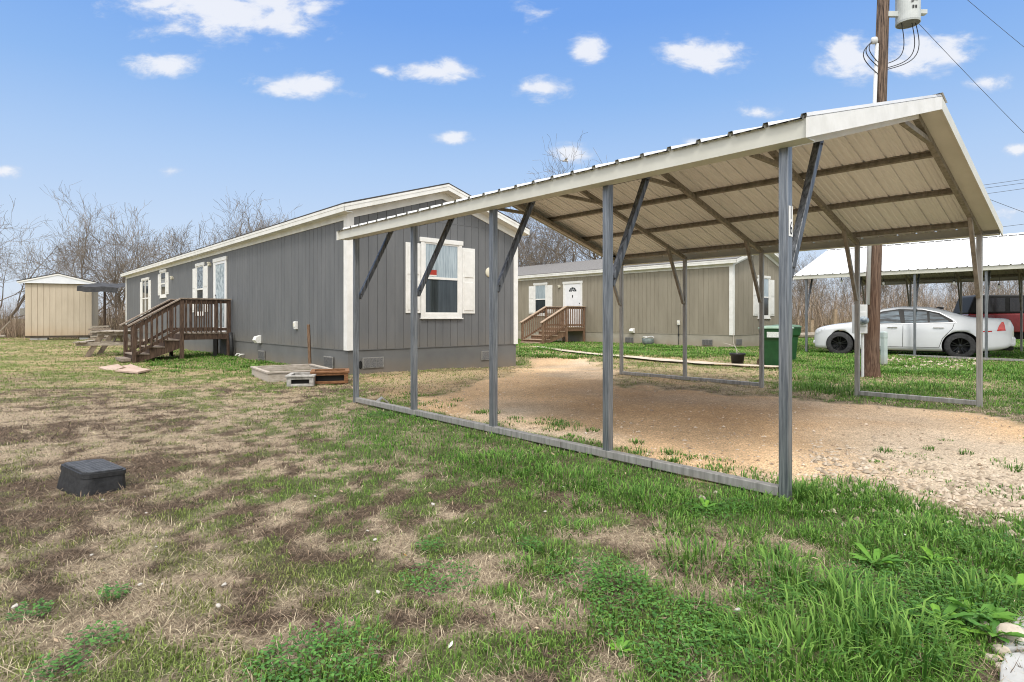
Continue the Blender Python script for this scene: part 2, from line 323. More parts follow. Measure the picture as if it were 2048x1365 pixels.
def make_grass(N=760000):
    r = RNG.uniform(-1.25, 1.25, N); k = .28; a, b = 1.0**k, 46.0**k
    Y = (a + RNG.random(N)*(b-a))**(1/k); X = r*Y
    gm = gravel_mask(X, Y); gr, g, dk = lawn(X, Y)
    dm = np.clip((poly_sdf(X, Y, DIRT)+(fbm(X, Y, 1.4, 4, 71)-.4)*1.2)/.5, 0, 1)
    keep = ~foot(X, Y) & (RNG.random(N) > gm*1.6) & (RNG.random(N) > dm*.45)
    X, Y, g, gr, dk, dm = [q[keep] for q in (X, Y, g, gr, dk, dm)]; n = len(X)
    green = RNG.random(n) < np.clip(g*.95, .03, .92)
    far = np.clip((Y-6)/7, 0, 1)
    ln = np.where(green, RNG.uniform(.02, .055, n)*(.52+.45*np.clip(gr, 0, 1)**2), RNG.gamma(3.2, .0092, n)+.008); ln *= 1+.4*np.clip(Y/14, 0, 1.4)*green
    lean = np.where(green, np.abs(RNG.normal(.45, .42, n)), np.clip(RNG.normal(1.36, .22, n), .4, 1.57)); bend = np.where(green, RNG.uniform(.2, 1.1, n), RNG.uniform(-.35, .3, n))
    wd = np.where(green, RNG.uniform(.0022, .0046, n), RNG.uniform(.0016, .0034, n)); wd = np.maximum(wd, Y*.00085*RNG.uniform(.7, 1.4, n))
    v = RNG.random(n); cg = lerp(C(.045,.15,.018), C(.235,.45,.07), v**1.25)
    yel = np.clip(1.15-gr*1.3+.25*(RNG.random(n)-.5), 0, 1); cg = lerp(cg, lerp(C(.19,.21,.06), C(.38,.37,.14), v), yel*.85)
    v2 = RNG.random(n); cd = lerp(lerp(C(.21,.155,.105), C(.72,.615,.43), v2**1.5), lerp(C(.06,.042,.03), C(.42,.31,.215), v2**1.7), np.clip(dk*1.05, 0, 1))
    cd = lerp(cd, lerp(C(.40,.29,.15), C(.68,.52,.31), v2), far*.7*(1-dk))
    col = np.where(green[:, None], cg, cd)
    P = np.stack([X, Y, height(X, Y)+np.where(green, 0, RNG.uniform(.002, .016, n))], -1)
    V, c = ribbons(P, RNG.uniform(0, 2*math.pi, n), lean, ln, wd, col, bend, np.where(green, .6, .97))
    tag(blades_object('grass', V, c, GRASS_M), 'short patchy lawn of green blades and dead straw', 'grass', kind='stuff')
    # longer tufts
    Vs, cs = [], []
    T = [(1690,1225,.22,.20,150),(1760,1290,.20,.2,140),(1650,1270,.15,.16,70),(1800,1330,.18,.17,90),(1640,1010,.32,.085,400),(1700,985,.32,.09,450),(1790,1012,.26,.085,280),(1600,990,.12,.14,200),(1500,1010,.26,.085,240),(1900,1095,.28,.095,260),(1990,1130,.26,.10,240),(1820,1120,.22,.10,200),(1950,1200,.2,.14,250),(1560,1150,.2,.12,250),(1400,1120,.2,.10,200),(1720,1080,.26,.09,260),(1290,1000,.3,.10,350),(1130,960,.35,.09,400),(1000,930,.4,.09,400),(2060,1075,.3,.09,200),(650,1330,.25,.06,250),(1850,1060,.26,.09,260),(2080,1120,.3,.10,250),(1600,1330,.25,.13,300)]
    for k in range(46):
        T.append((random.uniform(1000, 2048), random.uniform(970, 1340), random.uniform(.08, .2), random.uniform(.045, .085), 60))
    for k in range(70):          # dark green weeds in the back lawn
        T.append((random.uniform(1600, 2048), random.uniform(700, 790), random.uniform(.2, .6), random.uniform(.07, .15), 120))
    for k in range(60):
        T.append((random.uniform(1045, 1500), random.uniform(694, 716), random.uniform(.3, .7), random.uniform(.08, .18), 120))
    for k in range(30):
        T.append((random.uniform(300, 540), random.uniform(705, 745), random.uniform(.1, .3), random.uniform(.07, .15), 50))
    for k in range(46):          # weeds creeping in over the rail and in the gravel
        t = random.random(); px = 800+740*t; py = 808+178*t**1.12-random.uniform(6, 34)
        T.append((px, py, random.uniform(.06, .2), random.uniform(.03, .07), 45))
    for k in range(26): T.append((random.uniform(1750, 2200), random.uniform(880, 1000), random.uniform(.05, .2), random.uniform(.02, .06), 30))
    for px, py, rad, L_, cnt in T:
        x0, y0 = gp(px, py); a = RNG.uniform(0, 2*math.pi, cnt); q = np.sqrt(RNG.random(cnt))*rad
        x, y = x0+np.cos(a)*q, y0+np.sin(a)*q; ok = ~foot(x, y); x, y, a, q = x[ok], y[ok], a[ok], q[ok]; m = len(x)
        v = RNG.random(m); cc = lerp(C(.05,.145,.022), C(.22,.38,.075), v**1.2)
        Vv, c2 = ribbons(np.stack([x, y, height(x, y)], -1), a+RNG.normal(0, .7, m), np.clip(q/rad*.7+.15+RNG.normal(0, .28, m), 0, 1.35), L_*RNG.uniform(.5, 1.05, m), np.maximum(RNG.uniform(.004, .0095, m), y0*.0011), cc, RNG.uniform(.3, 1.2, m))
        Vs.append(Vv); cs.append(c2)
    tag(blades_object('tall_grass', np.concatenate(Vs), np.concatenate(cs), GRASS_M), 'longer dark green grass tufts along the gravel and lawn edges', 'grass', kind='stuff')
make_grass()
def make_weeds():
    V, Fc, cl = [], [], []
    def leaf(x, y, z, a, L_, W_, el, c):
        b = len(V); d = (math.cos(a)*math.cos(el), math.sin(a)*math.cos(el), math.sin(el)); s = (-math.sin(a), math.cos(a))
        for t, wv, dz in ((0,.12,0),(.35,.85,.02),(.7,1,.0),(.7,-1,.0),(.35,-.85,.02)):
            V.append((x+d[0]*L_*t+s[0]*W_*.5*wv, y+d[1]*L_*t+s[1]*W_*.5*wv, z+d[2]*L_*t+dz*L_))
        V.append((x+d[0]*L_, y+d[1]*L_, z+d[2]*L_*.7)); Fc.append((b, b+1, b+2, b+5, b+3, b+4)); cl.extend([c]*6)
    spots = [(1180,1150,.35),(1230,1160,.25),(880,1165,.3),(860,1100,.12),(1060,1100,.12),(640,1330,.35),(600,1350,.3),(1420,1025,.3),(1470,1015,.2),(1850,1190,.55),(1780,1180,.4),(1900,1160,.4),(1960,1230,.3),(1890,1240,.25),(200,1290,.15),(230,1200,.1),(60,1240,.12),(120,1350,.15),(1400,1260,.3),(1470,1310,.25),(1350,1335,.2),(1540,1200,.2),(1130,850,.3),(980,850,.3),(860,830,.35),(760,830,.3),(1700,1180,.3),(1800,1250,.3),(1250,1200,.3),(1300,1250,.4),(1990,1100,.4),(1780,1290,.3)]
    for px, py, rad in spots:
        x0, y0 = gp(px, py); n = int(330*min(rad, .5)/.3)
        for _ in range(n):
            a = random.uniform(0, 6.28); q = rad*.55*math.sqrt(random.random()); x, y = x0+math.cos(a)*q, y0+math.sin(a)*q
            g = random.random(); c = (.04+.08*g, .12+.15*g, .025+.03*g)
            leaf(x, y, hz(x, y)+random.uniform(.01, .045), random.uniform(0, 6.28), random.uniform(.009, .022), random.uniform(.006, .013), random.uniform(-.1, .6), c)
    for px, py, L_ in [(1750,1130,.13),(1960,1250,.15),(1990,1285,.12),(1410,1020,.10),(1760,1060,.07),(1880,1255,.12),(1240,1310,.06),(1870,1130,.1),(2040,1180,.12)]:
        x0, y0 = gp(px, py); n = random.randint(8, 13)
        for k in range(n):
            g = random.random()
            leaf(x0, y0, hz(x0, y0)+.015, 6.28*k/n+random.uniform(-.3, .3), L_*random.uniform(.6, 1.1), L_*.24, random.uniform(.1, .7), (.08+.10*g, .21+.15*g, .04))
    me = bpy.data.meshes.new('weeds'); me.from_pydata(V, [], Fc); a = me.color_attributes.new('Col', 'FLOAT_COLOR', 'POINT')
    a.data.foreach_set('color', np.concatenate([np.array(cl), np.ones((len(cl), 1))], 1).astype(np.float32).ravel()); me.materials.append(attr_mat('weed_leaves', .5, .2))
    o = bpy.data.objects.new('weeds', me); COL.objects.link(o); tag(o, 'low broadleaf weeds and clover spread through the lawn', 'weeds', kind='stuff')
make_weeds()

def rock_mesh(name, sx, sy, sz, seed, m, sub=2):
    import bmesh
    bm = bmesh.new(); bmesh.ops.create_icosphere(bm, subdivisions=sub, radius=1); rr = random.Random(seed)
    ph = [Vector((rr.uniform(-1,1), rr.uniform(-1,1), rr.uniform(-1,1))).normalized() for _ in range(7)]
    for v in bm.verts:
        d = v.co.normalized(); k = 1.0
        for p in ph: k = min(k, .78/max(.2, d.dot(p)) if d.dot(p) > .55 else 1.0)
        v.co = Vector((d.x*sx*k, d.y*sy*k, d.z*sz*k))
    me = bpy.data.meshes.new(name); bm.to_mesh(me); bm.free(); me.materials.append(m); return me
STONE = mat('pale_limestone', (.34,.29,.23), (.54,.48,.40), 9, .9, bump=.4)
WHITE_BIT = mat('white_stone', (.36,.33,.29), (.58,.55,.50), 14, .9, bump=.3)
# loose gravel on the drive: nobody could count it
def make_gravel():
    n = 20000; r = RNG.uniform(-.3, 1.1, n); k = .4; Y = (3.0**k+RNG.random(n)*(13.0**k-3.0**k))**(1/k); X = r*Y
    gm = gravel_mask(X, Y); edge = np.exp(-((poly_sdf(X, Y, GRAVEL)-.1)/.35)**2); ok = (gm > .35) & (RNG.random(n) < .45+.55*edge); X, Y = X[ok], Y[ok]; n = len(X)
    # a band of paler rubble between gravel and lawn on the right
    m = 1900; px = RNG.uniform(1620, 2250, m); py = 935+(px-1640)*.17+RNG.normal(0, 34, m); q = np.array([gp(a, b) for a, b in zip(px, py)])
    X = np.concatenate([X, q[:,0]]); Y = np.concatenate([Y, q[:,1]])
    m2 = 260; px, py = RNG.uniform(1775, 1960, m2), RNG.uniform(716, 742, m2); q = np.array([gp(a, b) for a, b in zip(px, py)]); X = np.concatenate([X, q[:,0]]); Y = np.concatenate([Y, q[:,1]])
    n2 = len(X); s = np.minimum(RNG.gamma(1.8, .0030, n2)+.0028, .024); s[n:] = np.minimum(RNG.gamma(2.2, .005, n2-n)+.004, .03); s[n+m:] *= 2.4
    base = np.array([(0,0,.75),(1,0,.1),(.2,.95,.15),(-.9,.35,.1),(-.6,-.8,.12),(.55,-.85,.1)]); fc = [(0,1,2),(0,2,3),(0,3,4),(0,4,5),(0,5,1)]
    a = RNG.uniform(0, 6.28, n2); ca, sa = np.cos(a), np.sin(a); sq = RNG.uniform(.6, 1.1, (n2, 1)); b = base[None]*s[:, None, None]*RNG.uniform(.7, 1.3, (n2, 6, 3))
    V = np.stack([X[:,None]+b[...,0]*ca[:,None]-b[...,1]*sa[:,None]*sq, Y[:,None]+b[...,0]*sa[:,None]+b[...,1]*ca[:,None]*sq, height(X, Y)[:,None]+b[...,2]], -1)
    Fc = (np.arange(n2)[:,None,None]*6+np.array(fc)[None]).reshape(-1, 3)
    v = RNG.random((n2, 1)); cl = lerp(C(.26,.19,.13), C(.70,.58,.45), v[:,0]); cl[n:] = lerp(C(.28,.225,.165), C(.58,.49,.39), v[n:,0])
    me = bpy.data.meshes.new('gravel'); me.from_pydata(V.reshape(-1, 3).tolist(), [], Fc.tolist()); at = me.color_attributes.new('Col', 'FLOAT_COLOR', 'POINT')
    at.data.foreach_set('color', np.concatenate([np.repeat(cl, 6, 0), np.ones((n2*6, 1))], 1).astype(np.float32).ravel()); me.materials.append(attr_mat('loose_stones', .95))
    o = bpy.data.objects.new('gravel', me); COL.objects.link(o); tag(o, 'loose tan and pale stones strewn over the gravel drive', 'gravel', kind='stuff')
make_gravel()
bits = [(630,998,.013),(520,990,.009),(1090,1027,.014),(750,1086,.016),(866,1018,.02),(735,1066,.012),(312,1104,.012),(280,1183,.016),(448,1182,.016),(437,1222,.017),(292,1037,.011),(205,1010,.016),(183,1120,.013),(30,1230,.018),(756,1195,.014),(947,935,.012),(290,1000,.009),(1475,1235,.018),(325,1180,.011),(390,860,.012)]
def make_litter():
    n = 520; r = RNG.uniform(-1.1, 1.1, n); k = .35; Y = (1.3**k+RNG.random(n)*(12.0**k-1.3**k))**(1/k); X = r*Y; ok = ~foot(X, Y); X, Y = X[ok], Y[ok]; n = len(X)
    a = RNG.uniform(0, 6.28, n); L_ = np.minimum(RNG.gamma(2.5, .0042, n)+.004, .024); W_ = L_*RNG.uniform(.12, .55, n); d = np.stack([np.cos(a), np.sin(a), RNG.normal(0, .25, n)], -1); sd_ = np.stack([-np.sin(a), np.cos(a), RNG.normal(0, .35, n)], -1)
    c0 = np.stack([X, Y, height(X, Y)+RNG.uniform(.010, .02, n)], -1); Lc, Wc = L_[:, None], W_[:, None]
    V = np.stack([c0-d*Lc, c0+sd_*Wc-d*Lc*.2, c0+d*Lc+np.array([0, 0, .004]), c0-sd_*Wc+d*Lc*.1+np.array([0, 0, .003])], 1)
    v = RNG.random(n); cl = lerp(C(.14,.085,.05), C(.50,.38,.26), v); cl[::23] = (.66, .64, .60); cl[::61] = (.50, .24, .05)
    me = bpy.data.meshes.new('leaf_litter'); me.from_pydata(V.reshape(-1, 3).tolist(), [], (np.arange(n)[:, None]*4+np.arange(4)[None]).tolist()); at = me.color_attributes.new('Col', 'FLOAT_COLOR', 'POINT')
    at.data.foreach_set('color', np.concatenate([np.repeat(cl, 4, 0), np.ones((n*4, 1))], 1).astype(np.float32).ravel()); me.materials.append(attr_mat('dead_leaves', .9))
    o = bpy.data.objects.new('leaf_litter', me); COL.objects.link(o); tag(o, 'dead leaf and bark scraps scattered over lawn and gravel', 'litter', kind='stuff')
make_litter()
bm_ = [rock_mesh('small_stone', 1, .75, .5, k, WHITE_BIT, 1) for k in range(3)]
for k, (px, py, s) in enumerate((a, b, c*.8) for a, b, c in bits):
    x, y = gp(px, py); o = bpy.data.objects.new('small_stone', bm_[k % 3]); COL.objects.link(o); o.location = (x, y, hz(x, y)+s*.9+.012); o.scale = (s, s, s); o.rotation_euler = (0, .3, k*1.3)
    tag(o, 'small chip of white stone lying in the patchy lawn', 'stone', 'white chips scattered in the lawn')
rocks = [(2020,1283,.055,'largest pale limestone rock at the edge of the grey paving'),(1972,1265,.032,'pale limestone rock beside the broad weed leaves, left of the largest rock'),(2005,1310,.03,'squat pale rock just below the largest limestone rock by the paving'),(1985,1322,.022,'small pale rock at the left of the squat rock near the paving'),(2040,1255,.03,'flat pale rock above the largest limestone rock, against the paving'),(1404,998,.028,'pale rock under the carport rail left of the numbered post'),(1432,985,.018,'small pale rock touching the carport rail left of the numbered post'),(2002,1338,.02,'lowest small pale rock along the paving edge')]
for k, (px, py, s, lb) in enumerate(rocks):
    x, y = gp(px, py); o = bpy.data.objects.new('limestone_rock', rock_mesh('limestone_rock', s, s*.8, s*.65, 40+k, STONE)); COL.objects.link(o); o.location = (x, y, hz(x, y)+s*.3); o.rotation_euler = (0, 0, k)
    tag(o, lb, 'rock', 'limestone rocks by the paving and rail')
SLAB = mat('grey_concrete', (.30,.30,.295), (.44,.44,.43), 5, .9, bump=.4)
def flag(pts, z, name, m, label, cat, group, th=.04):
    P = [gp(*p) for p in pts]; x0, y0 = P[0]
    b = MB(); b.prism([(x-x0, y-y0) for x, y in P], -th, 0, 'xy'); o = b.build(name, m, loc=(x0, y0, hz(x0, y0)+z), bevel=.006); tag(o, label, cat, group); return o
flag([(2030,1245),(2120,1240),(2160,1300),(2000,1312),(2015,1285)], .022, 'paving_stone', SLAB, 'grey paving slab beside the largest limestone rock', 'paving stone', 'grey paving slabs at the lawn edge')
flag([(2010,1318),(2160,1305),(2240,1420),(1998,1420),(2000,1345)], .018, 'paving_stone', SLAB, 'grey paving slab nearest the camera, below the limestone rocks', 'paving stone', 'grey paving slabs at the lawn edge')

# ------------------------------------------------------------------ carports
def ribbed(mb, x0, z0, x1, z1, ya, yb, pitch=.222, h=.022, off=0.0, prof=None):
    ys = []
    y = ya
    while y < yb-.02:
        for dy, dz in (prof or ((0,0),(.006,h),(.034,h),(.042,0))):
            if y+dy <= yb: ys.append((y+dy, dz))
        y += pitch
    if ys[-1][0] < yb: ys.append((yb, 0))
    n = len(mb.v); st = 7
    for i in range(st+1):
        t = i/st
        for y, dz in ys: mb.v.append((x0+(x1-x0)*t, y, z0+(z1-z0)*t+dz+off))
    k = len(ys)
    for i in range(st):
        for j in range(k-1): mb.f.append((n+i*k+j, n+i*k+j+1, n+(i+1)*k+j+1, n+(i+1)*k+j)); mb.m.append(mb.k)
BOLT = mat('dark_bolt', (.03,.03,.03), (.09,.085,.08), 20, .5, .6)
def make_carport(O, label, W_, posts_near, posts_far, ya, yb, eave, ridge, under, numbered, bows, zbase=.0):
    root = empty('carport', (O[0], O[1], zbase), TH, label, 'carport')
    m = W_/2; ov = .15; slope = (ridge-eave)/(m+ov)
    zr = lambda x: eave + slope*((x+ov) if x < m else (W_+ov-x))
    top = MB(); ribbed(top, -ov-.03, eave-slope*.03, m, ridge, ya, yb, off=.004); ribbed(top, W_+ov+.03, eave-slope*.03, m, ridge, ya, yb, off=.004); top.build('roof_panel', ROOF_TOP, root, fix=False)
    UP = ((0,0),(.008,0),(.0105,.02),(.029,.02),(.032,0),(.075,0),(.085,.007),(.105,.007),(.115,0),(.145,0),(.155,.007),(.175,.007),(.185,0))
    un = MB(); ribbed(un, -ov-.02, eave-slope*.02, m, ridge, ya+.0, yb-.01, off=-.004, prof=UP); ribbed(un, W_+ov+.02, eave-slope*.02, m, ridge, ya+.0, yb-.01, off=-.004, prof=UP); un.build('roof_underside', under, root, fix=False)
    rc = MB()
    for sgn in (-1, 1): rc.quad((m, ya-.01, ridge+.034), (m, yb+.01, ridge+.034), (m+sgn*.17, yb+.01, ridge+.03-slope*.17), (m+sgn*.17, ya-.01, ridge+.03-slope*.17))
    rc.build('ridge_cap', ROOF_TOP, root, fix=False)
    for sgn, xe in ((-1, -ov), (1, W_+ov)):      # eave fascia: a face and a return
        e = MB(); e.box(min(xe, xe-sgn*.012), max(xe, xe-sgn*.012), ya+.02, yb-.02, eave-.115, eave-.004); e.box(min(xe-sgn*.012, xe-sgn*.13), max(xe-sgn*.012, xe-sgn*.13), ya+.02, yb-.02, eave-.115, eave-.107); e.build('eave_trim', RAKE, root)
    for yy, sy in ((ya, 1), (yb, -1)):           # rake trim: face and soffit return on each slope
        for sgn in (-1, 1):
            xe = -ov-.03 if sgn < 0 else W_+ov+.03; P0, P1 = (xe, zr(xe)-.002), (m, ridge-.002)
            g = MB(); y1, y2 = sorted((yy, yy+sy*.012))
            g.prism([(P0[0], P0[1]), (P1[0], P1[1]), (P1[0], P1[1]-.115), (P0[0], P0[1]-.115)], y1-.004, y2-.004)
            y3, y4 = sorted((yy+sy*.012, yy+sy*.185)); xi = P0[0]-sgn*.17; zi = zr(xi)-.002; g.prism([(xi, zi-.09), (P1[0], P1[1]-.09), (P1[0], P1[1]-.098), (xi, zi-.098)], y3, y4); g.build('gable_trim', WHITE if sgn < 0 else RAKE, root)
    a = .058
    for x, ps in ((0, posts_near), (W_, posts_far)):
        for y in ps:
            p = MB(); p.box(x-a/2, x+a/2, y-a/2, y+a/2, -.06, eave-.06)
            if x == 0:
                for q in (-.016, 0, .016): p.box(x-a/2-.0025, x-a/2, y+q-.0035, y+q+.0035, -.05, eave-.1)
            p.build('post', GALV if x == 0 else GALV_W, root, bevel=.005)
    def rail(x, y0, y1):
        r_ = MB(); r_.box(x-a/2-.004, x+a/2+.004, y0, y1, .005, .062); r_.build('base_rail', GALV_W, root, bevel=.004)
    if numbered:
        ys = [posts_near[0]+a/2, .95, 1.86, 2.70, 3.6, posts_near[-1]-a/2]
        for i in range(len(ys)-1): rail(0, ys[i]+.004, ys[i+1]-.004)
        rail(W_, posts_far[0]+.03, posts_far[1]-.03); rail(W_, posts_far[2]+.03, posts_far[-1]-.03)
    else:
        rail(0, posts_near[0]-3, posts_near[1]+.4)
    for y in bows:
        for sgn in (-1, 1):
            x0 = 0 if sgn < 0 else W_
            b = MB(); xa = x0-sgn*.02; b.bar((xa, y, zr(xa)-.128), (m, y, ridge-.128), .052, .06); b.build('rafter', WHITE if (y == bows[0] and sgn < 0 and numbered) else GALV_D, root)
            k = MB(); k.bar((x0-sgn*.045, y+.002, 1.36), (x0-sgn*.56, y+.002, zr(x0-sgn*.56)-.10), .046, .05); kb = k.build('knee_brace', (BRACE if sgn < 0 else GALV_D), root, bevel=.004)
            if sgn < 0 and numbered:
                for xx, zz in ((.065,1.415),(.51,zr(.51)-.18)):
                    q = MB(); q.lathe([(.001,-.031),(.007,-.03),(.009,-.0245)], 8, (xx, y, zz), 'y'); q.build('bolt', BOLT, kb)
        pb = MB(); pb.bar((m-.42, y+.001, zr(m-.42)-.15), (m+.42, y+.001, zr(m+.42)-.15), .045, .045); pb.build('peak_brace', GALV_D, root)
    for sgn in (-1, 1):
        for d in (.06, 1.0, 1.9, 2.7):
            x = (0 if sgn < 0 else W_)-sgn*d; p = MB()
            z = zr(x)-.012
            up = (sgn*slope, 0, 1); nv = Vector(up).normalized(); p.bar((x, ya+.03, z+.004), (x, yb-.03, z+.004), .085, .006, up); c_ = nv*-.028; p.bar((x+c_.x, ya+.03, z+.004+c_.z), (x+c_.x, yb-.03, z+.004+c_.z), .036, .045, up); p.build('purlin', GALV_D, root)
    if numbered:
        y = posts_near[0]-a/2
        pl = MB(); pl.box(-.024, .027, y-.004, y-.001, 1.60, 1.785); s = pl.build('number_plate', mat('white_sticker', (.8,.8,.79), (.84,.84,.83), 9, .5), root)
        blk = mat('black_lettering', (.008,.008,.008), (.012,.012,.012), 9, .5)
        for ch, z in (('1', 1.705), ('6', 1.612)):
            cu = bpy.data.curves.new('number', 'FONT'); cu.body = ch; cu.size = .115; cu.align_x = 'CENTER'; cu.extrude = .0006; cu.materials.append(blk)
            t0 = bpy.data.objects.new('glyph', cu); COL.objects.link(t0); tm = bpy.data.meshes.new_from_object(t0.evaluated_get(bpy.context.evaluated_depsgraph_get())); bpy.data.objects.remove(t0); t = bpy.data.objects.new('number', tm); COL.objects.link(t); t.parent = s; t.location = (.0015, y-.0052, z); t.rotation_euler = (R(90), 0, 0); t.scale = (.62, 1, 1)
    return root
c1 = make_carport(CARPORT, 'open steel carport with house number 16 on its near post', 5.65, [0,1.38,2.775,4.175,5.57], [0,1.39,2.78,4.17,5.57], -.20, 5.77, 2.255, 3.12, ROOF_UNDER, True, [0,1.385,2.78,4.172,5.57])
C2 = w((11.41, 16.7), 0, -1.6)
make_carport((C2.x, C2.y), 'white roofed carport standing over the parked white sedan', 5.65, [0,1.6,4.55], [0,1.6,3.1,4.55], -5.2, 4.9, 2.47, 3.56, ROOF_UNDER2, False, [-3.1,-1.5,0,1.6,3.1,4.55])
for px, D, z in ((1767, 17.6, 2.17), (1908, 16.3, 2.10), (1683, 18.3, 2.28), (1998, 16.0, 1.98)):
    x = (px-CX)/F*D; b = MB(); b.lathe([(.001,-.075),(.028,-.06),(.036,-.03),(.024,.0),(.016,.02)], 12); o = b.build('hanging_bulb', mat('frosted_bulb', (.75,.75,.72), (.82,.82,.8), 3, .2), loc=(x, D, z), smooth=True)
    q = MB(); q.lathe([(.018,.018),(.02,.03),(.02,.06),(.001,.065)], 10); q.tube([(0,0,.06),(.01,0,.15),(0,0,.25)], .006, 5); q.build('socket', BLACK, o)
    tag(o, 'round white bulb hanging under the eave of the white roofed carport', 'light bulb', 'bulbs strung along the far carport eave')

# ------------------------------------------------------------------ the two mobile homes
def siding(mb, x0, x1, zb, zt, ph=0.0, sp=.203, gw=.013, dep=.010):
    """grooved panel in the plane y=0 facing -y; zt is a function of x"""
    xs = [x0]; k = math.ceil((x0-ph)/sp)
    while ph+k*sp < x1-.02:
        g = ph+k*sp
        if g > x0+.02: xs += [g-gw/2, g-gw/2+.003, g+gw/2-.003, g+gw/2]
        k += 1
    xs.append(x1); ys = [0]+[0, dep, dep, 0]*((len(xs)-2)//4)+[0]
    for i in range(len(xs)-1):
        a, b = (xs[i], ys[i]), (xs[i+1], ys[i+1])
        mb.quad((a[0], a[1], zb), (b[0], b[1], zb), (b[0], b[1], zt(b[0])), (a[0], a[1], zt(a[0])))
def window(parent, cx, z0, z1, wd, loc, rz, shutter=.36, up=GLASS_UP, lo=GLASS_LOW, meet=None, mull=0, label=None):
    """facing -y in its own frame"""
    h = wd/2; t = .085; f = MB()
    f.box(-h, -h+t, -.03, 0, z0, z1); f.box(h-t, h, -.03, 0, z0, z1); f.box(-h-.03, h+.03, -.038, 0, z1-t, z1+.012); f.box(-h+t, h-t, -.03, 0, z0, z0+t)
    o = f.build('window', WHITE, parent, loc=loc, rz=rz, bevel=.004)
    s = MB(); q = .035; a, b, c, d = -h+t, h-t, z0+t, z1-t; mz = meet or (c+d)/2
    s.box(a, a+q, -.018, 0, c, d); s.box(b-q, b, -.018, 0, c, d); s.box(a+q, b-q, -.018, 0, d-q, d); s.box(a+q, b-q, -.018, 0, c, c+q); s.box(a+q, b-q, -.026, 0, mz-q/2-.008, mz+q/2+.008)
    if mull: s.box(-.045, .045, -.031, 0, c+q, d-q)
    s.build('sash', WHITE, o)
    MB().box(a+q, b-q, -.010, -.002, mz+q/2, d-q).build('pane', up, o); MB().box(a+q, b-q, -.006, -.002, c+q, mz-q/2).build('pane', lo, o)
    sl = MB(); sl.box(-h-.02, h+.02, -.05, 0, z0-.025, z0); sl.build('sill', WHITE, o)
    if shutter:
        for sg in (-1, 1):
            x0 = sg*(h+.012); x1 = sg*(h+shutter); x0, x1 = min(x0, x1), max(x0, x1); m = MB(); m.box(x0, x1, -.022, 0, z0+.10, z1-.13); zz = [(z0+.17, mz-.06), (mz+.06, z1-.20)]
            for za, zb in zz:
                m.box(x0+.055, x1-.055, -.034, -.022, za, zb); m.box(x0+.04, x0+.055, -.029, -.022, za-.015, zb+.015); m.box(x1-.055, x1-.04, -.029, -.022, za-.015, zb+.015)
            m.build('shutter', WHITE, o, bevel=.004)
    return o
def make_house(O, label, W_, L_, side, skirt, shingle, zb, eave, peak):
    root = empty('mobile_home', (O[0], O[1], 0), TH, label, 'mobile home')
    sl = (peak-eave)/(W_/2); zt = lambda x: eave+sl*min(x, W_-x)
    wl = MB()
    siding(wl, 0, W_/2, zb, zt, .05); siding(wl, W_/2, W_, zb, zt, .05)
    s2 = MB(); siding(s2, 0, L_, zb, lambda x: eave, .08)
    for f in s2.f: wl.quad(*[(s2.v[i][1], L_-s2.v[i][0], s2.v[i][2]) for i in f])
    wl.quad((W_, 0, zb), (W_, L_, zb), (W_, L_, eave), (W_, 0, eave)); wl.quad((0, L_, zb), (W_, L_, zb), (W_, L_, eave), (W_/2, L_, peak), (0, L_, eave))
    wl.build('wall', side, root, fix=False)
    zj = eave+.03
    jt = MB(); jt.box(.05, W_-.05, -.006, -.001, zj, zj+.014); jt.build('joint_strip', side, root)
    sk = MB(); sk.box(.012, W_-.012, .012, L_-.012, -.3, zb-.012); sk.box(-.004, W_+.004, -.004, L_+.004, zb-.014, zb-.001); sk.build('skirting', skirt, root)
    oy, ox, th = .26, .20, .035
    rf = MB()
    for sg in (0, 1):
        xe, ze = (-ox, eave-sl*ox) if not sg else (W_+ox, eave-sl*ox); up = .15
        n = 8
        rf.prism([(xe, ze+up), (W_/2, peak+up), (W_/2, peak+up+th), (xe, ze+up+th)], -oy, L_+oy)
    rf.build('roof', shingle, root)
    fa = MB(); fa.box(-ox, -ox+.02, -oy, L_+oy, eave-sl*ox+.02, eave-sl*ox+.149); fa.box(-ox-.006, -ox, -oy, L_+oy, eave-sl*ox+.105, eave-sl*ox+.155); fa.build('fascia', TRIM, root)
    so = MB(); so.box(-ox+.02, -.0, -oy+.02, L_+oy-.02, eave-sl*ox+.02, eave-sl*ox+.03); so.build('soffit', TRIM, root)
    fr = MB(); fr.box(-.022, -.001, .09, L_-.09, eave-.15, eave-.04); fr.build('frieze_board', TRIM, root)
    for sg in (0, 1):
        xe = -ox if not sg else W_+ox; ze = eave-sl*ox
        g = MB(); g.prism([(xe, ze+.02), (W_/2, peak+.02), (W_/2, peak+.149), (xe, ze+.149)], -oy, -oy+.02); g.prism([(xe, ze+.105), (W_/2, peak+.105), (W_/2, peak+.153), (xe, ze+.153)], -oy-.007, -oy-.001)
        g.prism([(xe+(.02 if not sg else -.02), ze+.026), (W_/2, peak+.02), (W_/2, peak+.03), (xe+(.02 if not sg else -.02), ze+.036)], -oy+.02, 0)
        x2 = 0 if not sg else W_; g.prism([(x2, eave-.13), (W_/2, peak-.13), (W_/2, peak+.018), (x2, eave+.018)], -.024, -.001); g.build('gable_trim', TRIM, root)
    ct = MB(); ct.box(-.026, .0, -.026, .12, zb-.01, eave); ct.box(0, .125, -.026, 0, zb-.01, eave); ct.build('corner_trim', WHITE, root)
    ct = MB(); ct.box(W_-.10, W_+.026, -.026, 0, zb-.01, eave-.02); ct.box(W_, W_+.026, 0, .12, zb-.01, eave); ct.build('corner_trim', WHITE, root)
    ct = MB(); ct.box(-.026, 0, L_-.12, L_+.026, zb-.01, eave); ct.build('corner_trim', WHITE, root)
    return root
